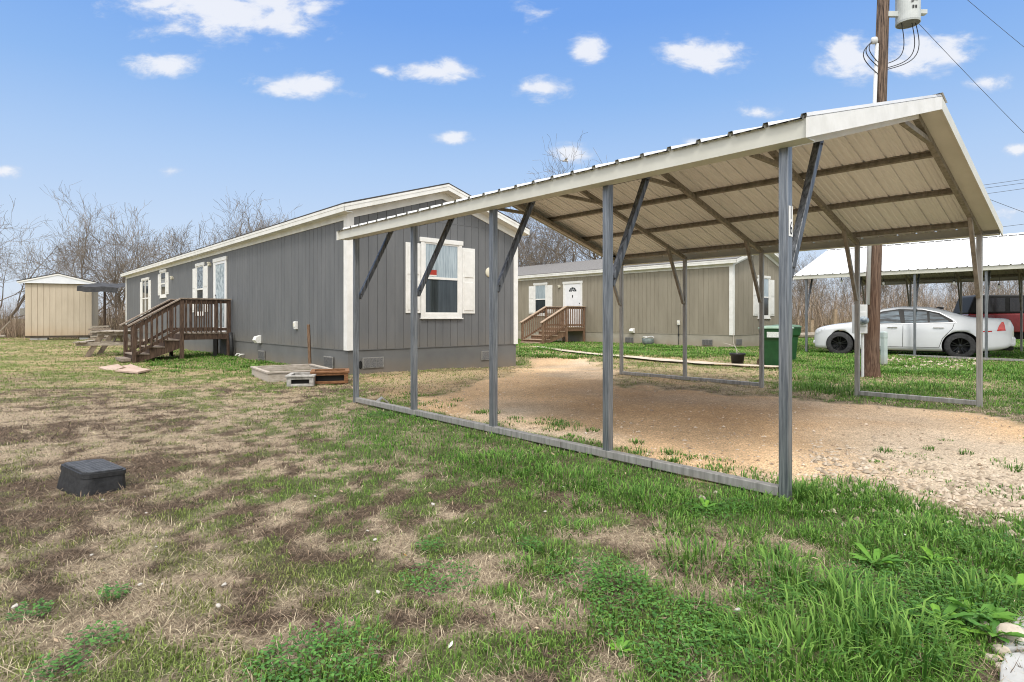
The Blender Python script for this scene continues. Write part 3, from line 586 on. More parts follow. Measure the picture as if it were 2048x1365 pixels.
gh = make_house(HOUSE, 'long grey mobile home with white shuttered gable window', 4.5, 23.6, GREY_SIDE, GREY_SKIRT, SHINGLE, .475, 3.19, 3.88)
th_ = make_house(TAN, 'tan mobile home with white front door behind the carport', 4.5, 23.6, TAN_SIDE, TAN_SKIRT, SHINGLE_T, .475, 3.19, 3.88)
SR = -math.pi/2
def side_window(h, t0, t1, z0, z1, **k): return window(h, 0, z0, z1, abs(t1-t0), (0, (t0+t1)/2, 0), SR, **k)
gw = window(gh, 0, 1.11, 2.84, 1.10, (2.245, 0, 0), 0, shutter=.38, meet=1.98)
tp = MB(); tp.box(-.36,-.14, -.0125, -.0102, 2.05, 2.16); tp.build('sign', mat('red_sign_face', (.32,.03,.015), (.36,.035,.02), 5, .5), gw); tp = MB(); tp.box(-.36,-.14, -.0125, -.0102, 2.02, 2.05); tp.build('sign', mat('pale_sign_face', (.6,.58,.54), (.66,.64,.6), 5, .5), gw)
side_window(gh, 18.25, 19.75, 1.08, 2.85, shutter=.34, up=GLASS_DK, lo=GLASS_LOW, mull=1)
side_window(gh, 15.15, 16.15, 1.92, 3.0, shutter=.38, up=GLASS_DK, lo=GLASS_LOW)
side_window(gh, 9.94, 10.9, 1.20, 2.90, shutter=.40, up=GLASS_RF, lo=GLASS_LOW)
side_window(th_, 9.68, 10.62, 1.24, 2.86, shutter=.36)
window(th_, 0, 1.10, 2.80, 1.05, (2.55, 0, 0), 0, shutter=.40)
DOORW = mat('white_door', (.74,.74,.74), (.80,.80,.80), 4, .4)
def door(h, tc, wd, z0, z1, storm):
    hw = wd/2; f = MB(); t = .10
    f.box(-hw, -hw+t, -.035, 0, z0, z1-.10); f.box(hw-t, hw, -.035, 0, z0, z1-.10); f.box(-hw-.03, hw+.03, -.045, 0, z1-.10, z1+.01); f.box(-hw+t, hw-t, -.05, 0, z0-.02, z0+.02)
    o = f.build('door', WHITE, h, loc=(0, tc, 0), rz=SR, bevel=.004); a, b = -hw+t, hw-t
    p = MB()
    if storm:
        q = .075; p.box(a, a+q, -.025, 0, z0+.02, z1-.10); p.box(b-q, b, -.025, 0, z0+.02, z1-.10); p.box(a+q, b-q, -.025, 0, z1-.18, z1-.10); p.box(a+q, b-q, -.025, 0, z0+.02, z0+.16); p.build('door_leaf', DOORW, o)
        MB().box(a+q, b-q, -.012, -.004, z0+.16, z1-.18).build('pane', pane_mat('storm_door_pane', (.22,.27,.29), (.55,.62,.64), 7, .4, .6, .06, stretch=(1.5,1,.8)), o)
        hx = a+.1
    else:
        p.box(a, b, -.014, 0, z0+.02, z1-.10)
        for zz0, zz1 in ((z0+.15, z0+.8), (z0+.95, z0+1.45)):
            for xx in (-1, 1): p.box(xx*.2-.13, xx*.2+.13, -.020, -.014, zz0, zz1)
        p.build('door_leaf', DOORW, o, bevel=.003)
        g = MB(); cz = z1-.48
        for i in range(5):
            a0, a1 = math.pi*(i+.06)/5, math.pi*(i+.94)/5
            for r0, r1 in ((.05,.11),(.125,.21)):
                g.quad(*[(math.cos(t)*r*1.15, -.0165, cz+math.sin(t)*r) for r, t in ((r0,a0),(r1,a0),(r1,(a0+a1)/2),(r1,a1),(r0,a1))])
        g.build('fan_light', GLASS_DK, o, fix=False)
        k = MB(); k.box(-.02, .02, -.03, -.014, z0+1.40, z0+1.52); k.build('door_knocker', mat('dark_bronze', (.02,.02,.02), (.05,.05,.05), 8, .4, .8), o); hx = b-.07
    k = MB(); k.lathe([(.001,-.07),(.03,-.065),(.032,-.05),(.014,-.04),(.014,-.012)], 14, (hx, 0, z0+.98), 'y'); k.lathe([(.001,-.03),(.022,-.028),(.022,-.012)], 12, (hx, 0, z0+1.12), 'y')
    k.build('handle', mat('dark_metal', (.015,.015,.015), (.04,.04,.04), 8, .35, .8), o, smooth=True)
door(gh, 8.23, 1.26, .68, 2.91, True); door(th_, 7.98, 1.2, .68, 2.84, False)
VENTM = mat('cream_plastic', (.60,.56,.44), (.68,.64,.52), 6, .5); FOUND = mat('dirty_vent', (.16,.155,.145), (.28,.27,.25), 9, .7)
def wallbits(h, items):
    for kind, t, z in items:
        b = MB()
        if kind == 'wall_lamp':
            b.lathe([(.001,-.09),(.05,-.085),(.065,-.06),(.05,-.02),(.055,0)], 16, (0,0,0), 'y'); b.box(-.06,.06,-.10,-.02,.03,.075); mt = VENTM
        elif kind == 'dryer_vent':
            b.prism([(0,-.10),(-.10,-.10),(-.16,-.02),(-.12,.07),(0,.10)], -.10, .10, 'yz'); mt = WHITE
        elif kind == 'outlet':
            b.box(-.055,.055,-.06,0,-.09,.09); b.box(-.05,.05,-.075,-.06,-.05,.08); mt = WHITE
        elif kind == 'grille':
            b.box(-.22,.22,-.026,-.008,-.115,.115); mt = FOUND
        o = b.build(kind if kind != 'grille' else 'skirting_vent', mt, h, loc=(0, t, z), rz=SR, bevel=.006)
        if kind == 'grille':
            q = MB()
            for k in range(3): q.box(-.20+k*.137,-.074+k*.137,-.030,-.026,-.09,.09)
            q.build('louvre', mat('vent_mesh', (.05,.05,.05), (.16,.155,.15), 60, .8), o)
        if kind == 'outlet': MB().box(-.03,.03,-.083,-.075,-.02,.05).build('cover', VENTM, o)
wallbits(gh, [('wall_lamp',14.1,2.6),('wall_lamp',9.25,2.78),('dryer_vent',4.88,.56),('outlet',2.49,.94),('grille',4.73,.16),('grille',.82,.2)])
wallbits(th_, [('wall_lamp',8.82,2.63),('dryer_vent',4.52,.57),('outlet',2.27,.92),('grille',4.7,.17),('grille',1.02,.17)])
for hh, xs in ((gh, ((.56,.2),(3.62,.22))), (th_, ((.5,.2),))):
    for x, z in xs:
        b = MB(); b.box(-.24,.24,-.008,.01,-.11,.11); o = b.build('skirting_vent', FOUND, hh, loc=(x,0,z), bevel=.004); q = MB()
        for k in range(3): q.box(-.21+k*.144,-.078+k*.144,-.012,-.008,-.09,.09)
        q.build('louvre', mat('vent_mesh_grey', (.09,.09,.09), (.2,.195,.19), 60, .8), o)
b = MB(); b.lathe([(.001,-.006),(.05,-.006),(.055,.006)], 18, axis='y', sx=.75, sy=1.5); b.build('skirting_hole', DARK, gh, loc=(.28,0,.17))
b = MB(); b.lathe([(.001,-.03),(.10,-.028),(.115,-.012),(.115,0)], 24, axis='y', sy=1.0); b.build('round_vent', VENTM, gh, loc=(3.62,0,2.19), smooth=True)
b = MB(); b.tube([(0,0,0),(-.1,0,.0),(-.14,0,-.04)], .022, 8); b.tube([(0,.35,0),(-.09,.35,.0),(-.12,.35,-.05)], .018, 8); b.build('water_pipe', WHITE, gh, loc=(-.0,6.1,.11), smooth=True)
b = MB(); b.tube([(-.03,2.27,.83),(-.03,2.27,.42),(-.05,2.25,.3),(-.04,2.27,.0),(-.1,2.3,-.02)], .012, 6); b.tube([(-.03,2.27,.47),(-.03,2.27,.40)], .03, 8); b.build('cable', BLACK, th_)

# ------------------------------------------------------------------ porches with stairs
def make_porch(O, t0, wd, xs, label, post, rail_m, gap=.125):
    p0 = w(O, 0, t0); root = empty('porch', (p0.x, p0.y, 0), TH, label, 'porch'); dx = -1.34; zd = .70; zt = 1.62
    d = MB()
    for k in range(9): d.box(dx+k*.1465, dx+k*.1465+.138, 0, wd, zd-.035, zd+random.uniform(-.003, .003))
    d.build('deck', rail_m, root, bevel=.003)
    j = MB(); j.box(dx, -.04, .01, .048, zd-.19, zd-.04); j.box(dx, -.04, wd-.048, wd-.01, zd-.19, zd-.04); j.box(dx, dx+.04, .05, wd-.05, zd-.19, zd-.04); j.build('joist_frame', post, root, bevel=.003)
    for x, y in ((dx+.045, .0), (dx+.045, wd), (-.10, .0), (-.10, wd)):
        MB().box(x-.046, x+.046, y-.046, y+.046, -.15, zt).build('post', post, root, bevel=.006)
    for x, y in ((xs, 0), (xs, wd)): MB().box(x-.045, x+.045, y-.045, y+.045, -.18, .93).build('newel_post', post, root, bevel=.006)
    for y in (0, wd):
        c = MB(); c.box(dx-.0, -.04, y-.07, y+.07, zt, zt+.035); c.build('handrail', rail_m, root, bevel=.004)
        c = MB(); c.box(dx+.09, -.14, y-.02, y+.02, zt-.10, zt-.005); c.box(dx+.09, -.14, y-.02, y+.02, zd+.05, zd+.13); c.build('rail', post, root, bevel=.003)
        s = MB(); s.bar((dx+.02, y, zt+.017), (xs-.14, y, .90), .14, .035); s.build('handrail', rail_m, root, bevel=.004)
        s = MB(); s.bar((dx, y, zt-.07), (xs+.04, y, .87), .036, .11); s.bar((dx, y, zd+.10), (xs+.045, y, .17), .036, .075); s.build('rail', post, root, bevel=.003)
        n = int((-.14-dx-.09)/gap)
        for k in range(n):
            x = dx+.15+k*gap; MB().box(x-.017, x+.017, y-.052, y-.021, zd+.0, zt-.02).build('baluster', post, root)
        sp = (zt-.05-.90)/(dx-xs); n2 = int((dx-xs-.1)/gap)
        for k in range(n2):
            x = xs+.13+k*gap; f = (x-xs)/(dx-xs); zb_, zt_ = .12+(zd-.06-.12)*f+.02, .86+(zt-.05-.86)*f
            MB().box(x-.017, x+.017, y-.052, y-.021, zb_, zt_).build('baluster', post, root)
    n = 4; rise = zd/n; run = (dx-xs-.0)/(n-1)
    for k in range(1, n):
        z = zd-rise*k; x1 = dx-run*(k-1); x0 = dx-run*k
        MB().box(x0-.03, x1, .03, wd-.03, z-.035, z).build('tread', rail_m, root, bevel=.004)
        MB().box(x0+.005, x0+.03, .06, wd-.06, max(z-rise, -.1), z-.036).build('riser', post, root)
    MB().box(xs-.26, xs-.05, .1, wd-.1, -.02, .06).build('tread', rail_m, root, bevel=.004)
    for y in (.05, wd-.10):
        P = [(dx, zd-.05)]
        for k in range(1, n):
            z = zd-rise*k-.036; P += [(dx-run*(k-1)-.001, z), (dx-run*k, z)]
        P += [(xs-.02, -.05), (xs+.18, -.05), (dx, zd-.42)]
        MB().prism(P, y, y+.045).build('stringer', post, root)
    return root
make_porch(HOUSE, 7.12, 1.2, -2.40, 'weathered dark wood porch and stairs on the grey mobile home', WOOD, WOOD_H)
make_porch(TAN, 7.2, 1.3, -2.78, 'brown wooden porch and stairs on the tan mobile home', WOOD_T, WOOD_TH)
p0 = w(HOUSE, 0, 7.05); b = MB(); b.box(-.5,-.42,.02,.10,-.05,.52); b.build('brace_post', DARK, None, loc=(p0.x, p0.y, 0), rz=TH); tag(bpy.data.objects['brace_post'], 'black prop post under the weathered porch beside its wall post', 'post')
b = MB(); b.tube([(0,0,-.05),(.02,-.03,.25),(.0,-.02,.5),(-.05,.05,.68)], .055, 10); q = w(HOUSE, -.10, 6.86); tag(b.build('drain_hose', BLACK, loc=(q.x, q.y, 0), smooth=True), 'black drain hose standing against the grey wall beside the porch post', 'hose')

# stepping stones at the stairs
PINK = mat('pink_paver', (.40,.28,.22), (.52,.40,.33), 5, .9, bump=.3)
flag([(197,735),(236,729),(247,735),(222,743)], .05, 'stepping_stone', PINK, 'leftmost pinkish stepping stone below the grey home stairs', 'stepping stone', 'pinkish stones at the foot of the stairs')
flag([(244,730),(263,727),(292,737),(268,741)], .053, 'stepping_stone', PINK, 'middle pinkish stepping stone touching the bottom stair', 'stepping stone', 'pinkish stones at the foot of the stairs')
flag([(230,747),(264,741.5),(302,745),(276,751)], .05, 'stepping_stone', PINK, 'rightmost pinkish stepping stone in the grass below the stairs', 'stepping stone', 'pinkish stones at the foot of the stairs')
# pale walk in front of the tan home
WALK = mat('pale_walk', (.46,.38,.29), (.58,.50,.40), 4, .9, bump=.3)
wk = [(1075,696),(1140,704.5),(1210,712.5),(1290,719.5),(1380,727.5),(1470,735),(1560,741)]
P = [Vector((*gp(*p), 0)) for p in wk]; b = MB()
for i in range(len(P)-1):
    d = (P[i+1]-P[i]).normalized(); s = Vector((-d.y, d.x, 0))*.21
    for k in range(4):
        a0, a1 = P[i].lerp(P[i+1], k/4), P[i].lerp(P[i+1], (k+1)/4)
        b.quad(*[(p.x, p.y, hz(p.x, p.y)+.05) for p in (a0-s, a1-s, a1+s, a0+s)])
o = b.build('path', WALK); tag(o, kind='structure')

# ------------------------------------------------------------------ small things by the grey home
def frame_box(name, L_, W_, H_, m, loc, rz, label, cat, group=None, fill=True, tilt=0.0, open_front=False):
    t = .035; root = empty(name, loc, rz, label, cat, group); root.rotation_euler = (tilt, 0, rz)
    for i, (x0, x1, y0, y1) in enumerate(((0, L_, 0, t), (0, L_, W_-t, W_), (0, t, t, W_-t), (L_-t, L_, t, W_-t))):
        b = MB()
        if open_front and i == 0:
            b.box(x0, x1, y0, y1, 0, .045); b.box(x0, x1, y0, y1, H_-.04, H_); b.box(x0, .07, y0, y1, .045, H_-.04); b.box(x1-.07, x1, y0, y1, .045, H_-.04)
        else: b.box(x0, x1, y0, y1, 0, H_)
        b.build('board', m, root, bevel=.006)
    if open_front: MB().box(.07, L_-.07, t+.01, t+.02, .02, H_-.03).build('liner', DARK, root)
    b = MB(); b.box(-.02, L_+.02, -.02, .05, H_, H_+.03); b.box(-.02, .05, .05, W_-.03, H_, H_+.03); b.box(L_-.05, L_+.02, .05, W_-.03, H_, H_+.03); b.box(-.02, L_+.02, W_-.03, W_+.02, H_, H_+.03); b.build('rim', m, root, bevel=.005)
    if fill: MB().box(t+.002, L_-t-.002, t+.03, W_-t-.002, .0, H_*.55).build('soil', mat('planter_soil', (.03,.035,.018), (.13,.12,.055), 14, .95, bump=.6), root)
    return root
GREYWOOD = mat('pale_grey_wood', (.33,.28,.23), (.52,.46,.40), 8, .85, stretch=(1,5,5), bump=.4)
x, y = gp(573,772); frame_box('planter_box', 1.12, 1.45, .17, GREYWOOD, (x-.5, y+.48, -.02), R(34), 'large square raised bed of grey boards beside the grey home', 'planter box')
x, y = gp(573,772); frame_box('planter_box', .42, .55, .155, mat('bleached_wood', (.24,.225,.205), (.50,.48,.45), 11, .85, bump=.4), (x, y, -.02), R(12), 'small bleached planter box with black open front', 'planter box', open_front=True)
x, y = gp(632,768); frame_box('planter_box', .60, .55, .18, RUSTWOOD, (x-.08, y, -.01), R(16), 'rust brown planter box with dark front at the home corner', 'planter box', open_front=True)
x, y = gp(621,742); b = MB(); b.bar((0,0,-.2),(-.05,.02,.97), .055, .055); tag(b.build('wooden_stake', mat('stake_wood', (.10,.06,.035), (.22,.14,.09), 14, .9, stretch=(4,4,.6), bump=.5), loc=(x, y, 0), bevel=.006), 'upright brown wooden stake behind the planter boxes', 'stake')
x, y = gp(764,806); b = MB(); b.prism([(-.09,0),(0,.07),(.085,.0),(.075,-.01),(0,.055),(-.08,-.01)], -.07, .07); tag(b.build('metal_scrap', GALV_W, loc=(x, y, hz(x,y)+.02), rz=R(20)), 'bent brown scrap of metal lying inside the carport rail', 'scrap')

# black valve box, half out of the ground and tipped
vx, vy = -2.73, 3.83
root = empty('valve_box', (vx, vy, .01), R(-12), 'tipped black plastic valve box with ridged lid in dry grass', 'valve box'); root.rotation_euler = (R(2.5), R(4), R(56))
def rrect(hx, hy, r, n=5):
    o = []
    for cx, cy, a0 in ((hx-r, hy-r, 0), (-hx+r, hy-r, 90), (-hx+r, -hy+r, 180), (hx-r, -hy+r, 270)):
        for k in range(n+1): a = R(a0+90*k/n); o.append((cx+r*math.cos(a), cy+r*math.sin(a)))
    return o
b = MB(); lv = [(-.12,.16,.235),(.095,.136,.206),(.098,.141,.212),(.125,.139,.210)]; ring = []
for z, hx, hy in lv:
    q = rrect(hx*.92, hy*.92, .05); ring.append(len(b.v)); b.v += [(u, v, z) for u, v in q]
k = 24
for i in range(len(lv)-1):
    for j in range(k): b.f.append((ring[i]+j, ring[i]+(j+1) % k, ring[i+1]+(j+1) % k, ring[i+1]+j)); b.m.append(0)
b.f.append(tuple(ring[-1]+j for j in range(k))); b.m.append(0); b.build('box_body', BLACK, root)
b = MB(); b.prism(rrect(.112, .178, .04), .126, .134, 'xy')
LIDM = mat('grey_black_lid', (.035,.036,.039), (.085,.087,.092), 22, .55, bump=.2)
for i in range(9):
    for j in range(16): b.box(-.108+i*.0246, -.108+i*.0246+.014, -.166+j*.0212, -.166+j*.0212+.013, .134, .1352)
b.build('lid', LIDM, root)

# ------------------------------------------------------------------ picnic table, shed, lumber
x, y = -11.7, 17.5; root = empty('picnic_table', (x, y, 0), R(22), 'weathered grey picnic table with attached benches behind the stairs', 'picnic table')
for k in range(5): MB().box(-.37+k*.15, -.37+k*.15+.138, -.9+random.uniform(-.06,.06), .9+random.uniform(-.06,.06), .70+random.uniform(0,.012), .738).build('table_plank', OLDWOOD, root, bevel=.006, rot=(0, random.uniform(-.02,.02), random.uniform(-.01,.01)))
for sg in (-1, 1):
    for k in range(2): MB().box(sg*.72-.14+k*.145, sg*.72-.14+k*.145+.135, -.9+random.uniform(-.05,.05), .9, .42, .458).build('bench_plank', OLDWOOD, root, bevel=.006, rot=(0, random.uniform(-.02,.02), 0))
for yy in (-.62, .62):
    for sg in (-1, 1): b = MB(); b.bar((sg*.22, yy+.021*sg, .69), (sg*.62, yy+.021*sg, -.03), .04, .13, up=(1,0,0)); b.build('leg', mat('table_leg_wood', (.13,.10,.075), (.30,.24,.18), 8, .85, bump=.4), root)
    MB().box(-.86, .86, yy-.085, yy-.045, .32, .42).build('bench_support', OLDWOOD, root); MB().box(-.36, .36, yy-.085, yy-.045, .61, .70).build('top_support', OLDWOOD, root)
    b = MB(); b.bar((0, yy*.15, .66), (0, yy*.9, .37), .04, .08); b.build('brace', OLDWOOD, root)

SHD = 30.0; sx = lambda px: (px-CX)/F*SHD
SHED = mat('tan_shed_siding', (.45,.38,.29), (.52,.445,.345), 2, .7, stretch=(2,2,.4), dirt=((.42,.28,.16), 0.15, .9), bump=.15)
wd = 2.76; cx = sx(118)
root = empty('shed', (cx, SHD, 0), R(24), 'tan panelled garden shed with white gable on blocks', 'shed'); h = wd/2
b = MB(); siding(b, -h, h, .22, lambda x: 2.87, -h+.25, .251, .02, .02); b.quad((h,0,.22),(h,1.5,.22),(h,1.5,2.87),(h,0,2.87)); b.quad((-h,0,.22),(-h,1.5,.22),(-h,1.5,2.87),(-h,0,2.87)); b.quad((-h,1.5,.22),(h,1.5,.22),(h,1.5,2.87),(-h,1.5,2.87)); b.build('wall', SHED, root, fix=False)
b = MB(); b.prism([(-h-.26,2.92),(0,3.33),(h+.26,2.92),(h+.2,2.80),(h,2.86),(-h,2.86),(-h-.2,2.80)], -.14, -.10); b.build('gable', mat('white_gable_board', (.66,.68,.72), (.74,.76,.79), 3, .6), root)
for sg in (-1, 1):
    b = MB(); b.prism([(sg*(h+.30),2.925),(0,3.36),(0,3.40),(sg*(h+.30),2.97)], -.17, 1.65); b.build('roof', SHINGLE, root)
    b = MB(); b.prism([(sg*(h+.28),2.86),(0,3.29),(0,3.355),(sg*(h+.28),2.925)], -.168, -.145); b.build('rake_board', WHITE, root)
b = MB(); b.box(-h, h, .02, 1.5, .12, .215); b.build('floor_frame', mat('dark_beam', (.05,.04,.03), (.1,.08,.06), 6, .9), root)
for bx_ in (-1.0, -.7, 1.05): MB().box(bx_-.2, bx_+.2, .05, .4, -.05, .118).build('concrete_block', SLAB, root)
MB().box(-h-.30, -h-.02, .3, .9, 1.25, 1.6).build('air_conditioner', FOUND, root)
# tarp lean-to between shed and home
root = empty('tarp_shade', (sx(216), 29.6, 0), 0, 'dark grey tarp shade stretched between shed and grey home', 'tarp'); TARP = mat('dark_tarp', (.022,.022,.024), (.05,.05,.054), 5, .7, bump=.5)
b = MB(); n = 12
for i in range(n+1):
    u = -1.0+2.0*i/n
    for yy, zz in ((-.4,2.40),(-.38,2.66),(1.2,2.92)): b.v.append((u, yy, zz+.014*math.sin(i*1.9)-.03*u+.02*math.cos(i*.8)))
for i in range(n):
    for k in range(2): b.f.append((i*3+k, i*3+k+1, i*3+k+4, i*3+k+3)); b.m.append(0)
b.build('tarp_sheet', TARP, root)
for u in (-.75, .85): MB().box(u-.04, u+.04, 1.2, 1.28, -.1, 2.76).build('pole', WOOD, root)
for k, (z, l, dx) in enumerate(((.10,1.5,0),(.22,1.3,.05),(.34,1.5,-.05),(.46,1.2,.1),(.58,1.4,0),(.71,1.1,-.1))):
    b = MB(); b.bar((-l*.36, 0, 0), (l*.36, .1, .02), .16, .09); tag(b.build('timber', OLDWOOD if k % 2 else WOOD_H, loc=(sx(209)+dx*.5, 29.6+.06*(k % 3), z-.04), rz=R(-4+k*3)), 'old grey timber stacked beside the tan shed', 'timber', 'timbers stacked beside the shed')
b = MB(); b.tube([(-3.2,.3,0),(-1.2,.1,.05),(.6,0,.12),(1.6,-.05,.14)], [.07,.08,.075,.06], 8); tag(b.build('log', OLDWOOD, loc=(-25.3, 27.6, .12), smooth=True), 'long pale log lying in the grass left of the shed', 'log')
b = MB(); b.tube([(0,0,0),(.5,.1,.45),(.95,.15,.95)], .03, 6); tag(b.build('stick', OLDWOOD, loc=(-26.2, 29.5, 0)), 'pale bare stick leaning out of the brush by the shed', 'stick')

# ------------------------------------------------------------------ back lawn: bins, pot, log, pedestal
GREEN_P = mat('green_cart_plastic', (.008,.052,.014), (.014,.078,.022), 5, .45, bump=.05); LIDG = mat('sun_bleached_lid', (.14,.24,.16), (.30,.40,.32), 3, .5)
def make_cart(loc, rz, label, lid):
    root = empty('trash_cart', loc, rz, label, 'trash cart', 'green wheeled trash carts'); root.scale = (.93,)*3
    lv = [(.0,.21,.23),(.5,.245,.27),(.66,.255,.285),(.72,.30,.33),(.88,.315,.345),(.93,.315,.345)]
    b = MB(); st = []
    for z, hx, hy in lv: st.append(len(b.v)); b.v += [(u, v, z) for u, v in rrect(hx, hy, .05, 3)]
    for i in range(len(lv)-1):
        for j in range(16): b.f.append((st[i]+j, st[i]+(j+1) % 16, st[i+1]+(j+1) % 16, st[i+1]+j)); b.m.append(0)
    b.f.append(tuple(st[0]+j for j in reversed(range(16)))); b.m.append(0); b.build('body', GREEN_P, root)
    b = MB(); st = []
    for z, hx, hy in ((.932,.335,.365),(.955,.335,.365),(.99,.29,.31),(1.005,.2,.2)): st.append(len(b.v)); b.v += [(u, v, z) for u, v in rrect(hx, hy, .06, 3)]
    for i in range(3):
        for j in range(16): b.f.append((st[i]+j, st[i]+(j+1) % 16, st[i+1]+(j+1) % 16, st[i+1]+j)); b.m.append(0)
    b.f.append(tuple(st[3]+j for j in range(16))); b.m.append(0); b.build('lid', lid, root)
    b = MB(); b.tube([(.30,-.22,.90),(.42,-.22,.90),(.42,.22,.90),(.30,.22,.90)], .018, 8); b.build('handle', BLACK, root)
    for sg in (-1, 1):
        b = MB(); b.lathe([(.04,-.03),(.13,-.03),(.135,0),(.13,.03),(.04,.03)], 18, (.24, sg*.27, .13), 'y'); b.build('wheel', BLACK, root)
    return root
LBL = mat('pale_print', (.5,.55,.52), (.72,.75,.73), 90, .6, lo=.45, hi=.55)
x, y = gp(1563,737); c = make_cart((x-.02, y+.22, 0), R(58), 'nearer green trash cart with bleached pale lid', LIDG)
for z0, z1, wv in ((.60,.63,.14),(.66,.70,.14),(.715,.74,.10)): MB().box(-.10-wv*0, -.10+wv, -.2805-.05*(z0 > .65), -.2785-.05*(z0 > .65), z0, z1)
b = MB(); b.box(-.315,-.3135+.0, -.15, .16, .73, .86); b.build('printed_label', LBL, c); 
x, y = gp(1591,722); make_cart((x-.16, y+.2, 0), R(75), 'farther green trash cart with dark lid half behind the other', mat('dark_green_lid', (.03,.10,.05), (.10,.18,.12), 4, .5))
x, y = gp(1479,733); root = empty('plant_pot', (x, y+.12, .03), 0, 'black plastic pot with a bare stem on the pale walk', 'plant pot')
b = MB(); b.lathe([(.001,0),(.125,0),(.155,.22),(.175,.225),(.178,.265),(.16,.265),(.15,.2)], 24); b.build('pot', BLACK, root, smooth=True); MB().lathe([(.001,.205),(.15,.2)], 20).build('soil', mat('pot_soil', (.03,.022,.016), (.09,.07,.05), 30, .95, bump=.5), root)
b = MB(); b.tube([(0,0,.2),(-.03,0,.36),(-.09,.01,.5),(-.09,.0,.72)], [.012,.01,.008,.004], 6); b.tube([(-.06,0,.42),(-.2,.02,.47),(-.32,.03,.5)], [.007,.005,.003], 5); b.tube([(-.03,0,.36),(.05,.02,.27)], .006, 5); b.build('stem', mat('pale_stem', (.45,.4,.33), (.6,.56,.5), 9, .8), root)
x, y = gp(1533,734); b = MB(); b.tube([(-.17,.0,.10),(.0,.02,.09),(.16,.03,.08)], [.10,.11,.095], 12); tag(b.build('log', mat('dark_bark', (.05,.035,.022), (.16,.115,.08), 12, .95, stretch=(1,4,4), bump=.9), loc=(x, y+.1, 0), rz=R(40)), 'short dark log lying beside the green cart', 'log')
x, y = gp(1768,731); root = empty('utility_pedestal', (x, y, 0), R(20), 'pale green utility pedestal behind the wooden pole', 'pedestal'); PED = mat('pale_green_enamel', (.36,.42,.41), (.45,.51,.50), 4, .5, dirt=((.3,.2,.12), 0, .25))
b = MB(); b.box(-.055,.055,-.055,.055,-.05,.72); b.build('cabinet', PED, root, bevel=.015); b = MB(); b.box(-.063,.063,-.063,.063,.62,.79); b.build('cap', PED, root, bevel=.03); MB().box(.0635,.067,-.02,.02,.60,.66).build('latch', mat('rusty_latch', (.2,.09,.04), (.3,.16,.09), 20, .8), root)
q = w(TAN, -.35, 3.5); b = MB(); b.lathe([(.001,0),(.20,0),(.24,.1),(.25,.24),(.2,.27),(.001,.28)], 20); hr = empty('hose_pot', (q.x, q.y, 0), 0, 'grey green round hose pot in the grass against the tan home', 'hose pot'); b.build('pot', mat('grey_green_plastic', (.10,.13,.12), (.17,.2,.185), 8, .5), hr, smooth=True)
b = MB(); b.tube([(.24*math.cos(a), .24*math.sin(a), .30+.05*math.sin(2*a)) for a in [i*.3 for i in range(16)]], .018, 6); b.build('hose', mat('white_hose', (.6,.6,.58), (.7,.7,.68), 6, .5), hr)

# ------------------------------------------------------------------ utility pole and wires
POLE = mat('split_pole_wood', (.028,.019,.015), (.235,.165,.12), 15, .9, stretch=(5,5,.2), bump=1.0, lo=.40, hi=.62, dirt=((.115,.054,.03), .6, 4.2))
root = empty('utility_pole', (6.66, 10.95, 0), 0, 'leaning wooden utility pole carrying a grey transformer', 'utility pole')
b = MB(); n = 28; zs = [-.3,0,.12,.3,.6,1.2,2,3,4,5,6,7,8,9]; rr = random.Random(3); ph = [rr.uniform(0,6.28) for _ in range(8)]
for z in zs:
    r = .128-.0042*max(z, 0)+.05*math.exp(-max(z, 0)*4); cx = .033*z
    for k in range(n):
        a = 2*math.pi*k/n; q = r*(1+.035*math.sin(5*a+ph[0]+z*.4)+.03*math.sin(9*a+ph[1]-z*.7)+.02*math.sin(14*a+ph[2])); b.v.append((cx+q*math.cos(a), q*math.sin(a), z))
for i in range(len(zs)-1):
    for k in range(n): b.f.append((i*n+k, i*n+(k+1) % n, (i+1)*n+(k+1) % n, (i+1)*n+k)); b.m.append(0)
b.f.append(tuple((len(zs)-1)*n+k for k in range(n))); b.m.append(0); b.build('pole', POLE, root)
CG = mat('conduit_grey', (.50,.51,.51), (.60,.61,.61), 4, .45); TGREY = mat('transformer_paint', (.42,.45,.44), (.55,.58,.57), 3, .45, bump=.05)
b = MB(); b.tube([(-.10, -.08, 1.35), (-.055, -.10, 3.2), (.055, -.10, 6.15)], .033, 12); b.build('conduit', CG, root, smooth=True)
b = MB(); b.lathe([(.001,.075),(.04,.065),(.05,.02),(.045,-.04),(.001,-.05)], 14, (.01, -.10, 6.2), sx=1.3); b.build('weatherhead', CG, root, smooth=True)
mb_ = MB(); mb_.box(-.36,-.155,-.17,-.02,.82,1.35); mb_.box(-.34,-.175,-.19,-.17,.95,1.22); mo = mb_.build('meter_box', CG, root, bevel=.01)
b = MB(); b.lathe([(.001,-.12),(.06,-.11),(.075,-.06),(.075,0)], 18, (-.26,-.18,1.06), 'y'); b.build('meter_glass', GLASS_RF, mo, smooth=True)
b = MB(); b.tube([(-.20,-.09,-.1),(-.20,-.09,.83)], .024, 10); b.build('conduit', CG, root)
tx, ty, tz = .66, -.05, 6.55
tr = MB(); tr.lathe([(.001,.0),(.15,-.0),(.192,.004),(.198,.02),(.198,.02),(.198,.82),(.17,.9),(.001,.93)], 32, (tx, ty, tz)); tro = tr.build('transformer', TGREY, root, rot=(0, 0, 0)); 
